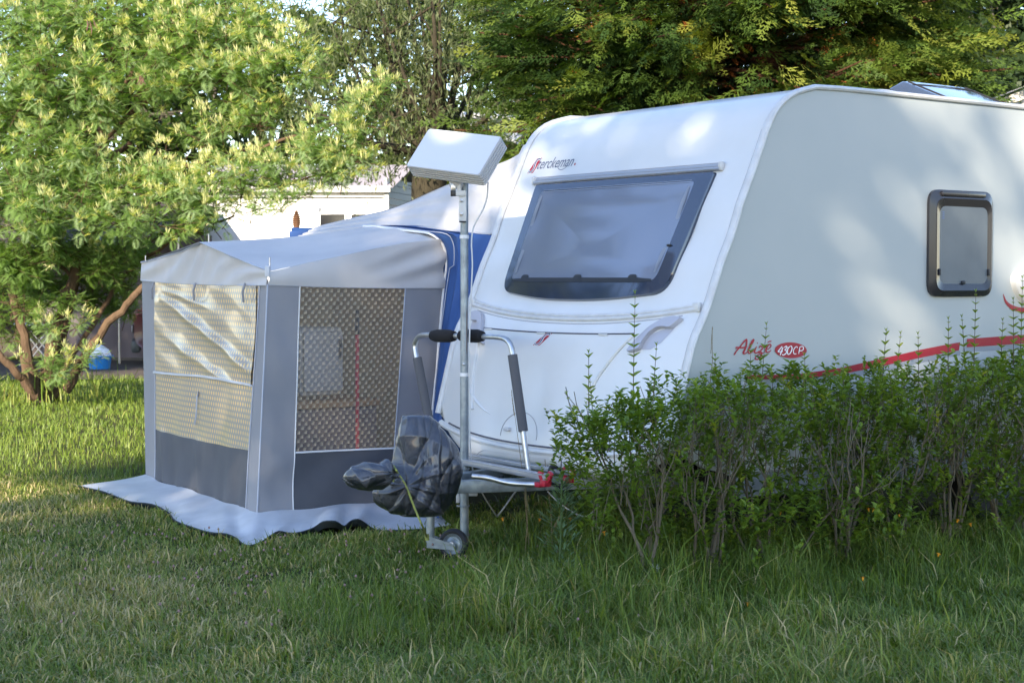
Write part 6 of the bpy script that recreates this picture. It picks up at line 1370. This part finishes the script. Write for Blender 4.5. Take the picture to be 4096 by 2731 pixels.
for x0, x1 in ((737, 792), (808, 880)):
    a, b_ = X(x0), X(x1); zt, zb = Zp(493), 1.1
    mb = MB(); mb.box(((a + b_) / 2, -.03, (zt + zb) / 2), (b_ - a + .08, .05, zt - zb + .08), bevel=.01); wf = mb.build('window', M_trimw, mh); mb = MB(); mb.box(((a + b_) / 2, -.06, (zt + zb) / 2), (b_ - a, .02, zt - zb)); mb.build('pane', M_wing, wf)
mb = MB(); mb.box((X(733), -.05, Zp(510)), (.03, .04, .6)); mb.build('down_pipe', M_greyv, mh)
# dwelling with blue-grey sheeted roof behind the willow
Y1 = 30.0
def q1(x, y, d=0): p = at(x, y, Y1 + d); return np.array([p[0] - .3, p[1] - Y1, p[2]])
m2 = empty('mobile_home', (.3, Y1, 0), 0, 'dwelling with blue-grey sheeted roof and white edge boards behind the willow branches', 'mobile home')
mb = MB(); mb.grid(np.array([[q1(1062, 276), q1(1075, 290), q1(1215, 340)], [q1(1290, 284), q1(1290, 300), q1(1290, 352)]]), flip=False); mb.build('roof', mat('blue_grey_roof_sheet', (.30, .34, .42), rough=.5, col2=(.20, .23, .30), nscale=3), m2)
for p, q, w_ in ((q1(1058, 266), q1(1290, 282), .07), (q1(1070, 284), q1(1230, 345), .035)):
    mb = MB(); mb.tube([p + np.array([0, -.05, 0]), q + np.array([0, -.05, 0])], w_, 6); mb.build('edge_board', M_trimw, m2)
mb = MB(); g = np.array([[q1(1040, 300, .1), q1(1040, 620, .1)], [q1(1300, 330, .1), q1(1300, 620, .1)]]); mb.grid(g); mb.build('wall', mat('dark_brown_wall', (.09, .07, .05), rough=.9), m2)  # wall is a plain dark brown sheet below the roof
# beige gable at the right edge
m3 = empty('mobile_home', (6.3, 20, 0), 0, 'beige mobile home with sloping roof board at the right edge behind the rooflight', 'mobile home'); M_beige = mat('beige_roof_board', (.50, .47, .42), rough=.6)
P = [at(2258, 246, 20), at(2420, 176, 20), at(2420, 200, 20), at(2290, 252, 20)]; o3 = np.array([6.3, 20, 0])
mb = MB(); V = [p - o3 for p in P] + [p - o3 + np.array([0, .12, 0]) for p in P]; mb.add(V, [(0, 1, 2, 3), (7, 6, 5, 4), (0, 4, 5, 1), (1, 5, 6, 2), (2, 6, 7, 3), (3, 7, 4, 0)]); mb.build('roof_board', M_beige, m3, smooth=False)
mb = MB(); P2_ = [at(2290, 252, 20.08), at(2420, 196, 20.08), at(2420, 700, 20.08), at(2290, 700, 20.08)]; mb.add([p - o3 for p in P2_], [(0, 1, 2, 3)]); mb.build('wall', mat('pale_beige_wall', (.50, .48, .47), rough=.7), m3, smooth=False)
mb = MB(); mb.lathe([(.001, .01), (.012, .008), (.014, 0)], at(2323, 230, 19.98) - o3, Matrix.Rotation(math.pi / 2, 3, 'X'), 10); mb.build('bolt', M_steelrod, m3)
mb = MB(); V = [P[0] - o3 + np.array([-.05, 0, .02]), P[1] - o3 + np.array([0, 0, .02]), P[1] - o3 + np.array([0, 6, .02]), P[0] - o3 + np.array([-.05, 6, .02])]; mb.add(V, [(0, 1, 2, 3)]); mb.build('roof', M_beige, m3, smooth=False)
bpy.context.view_layer.update()
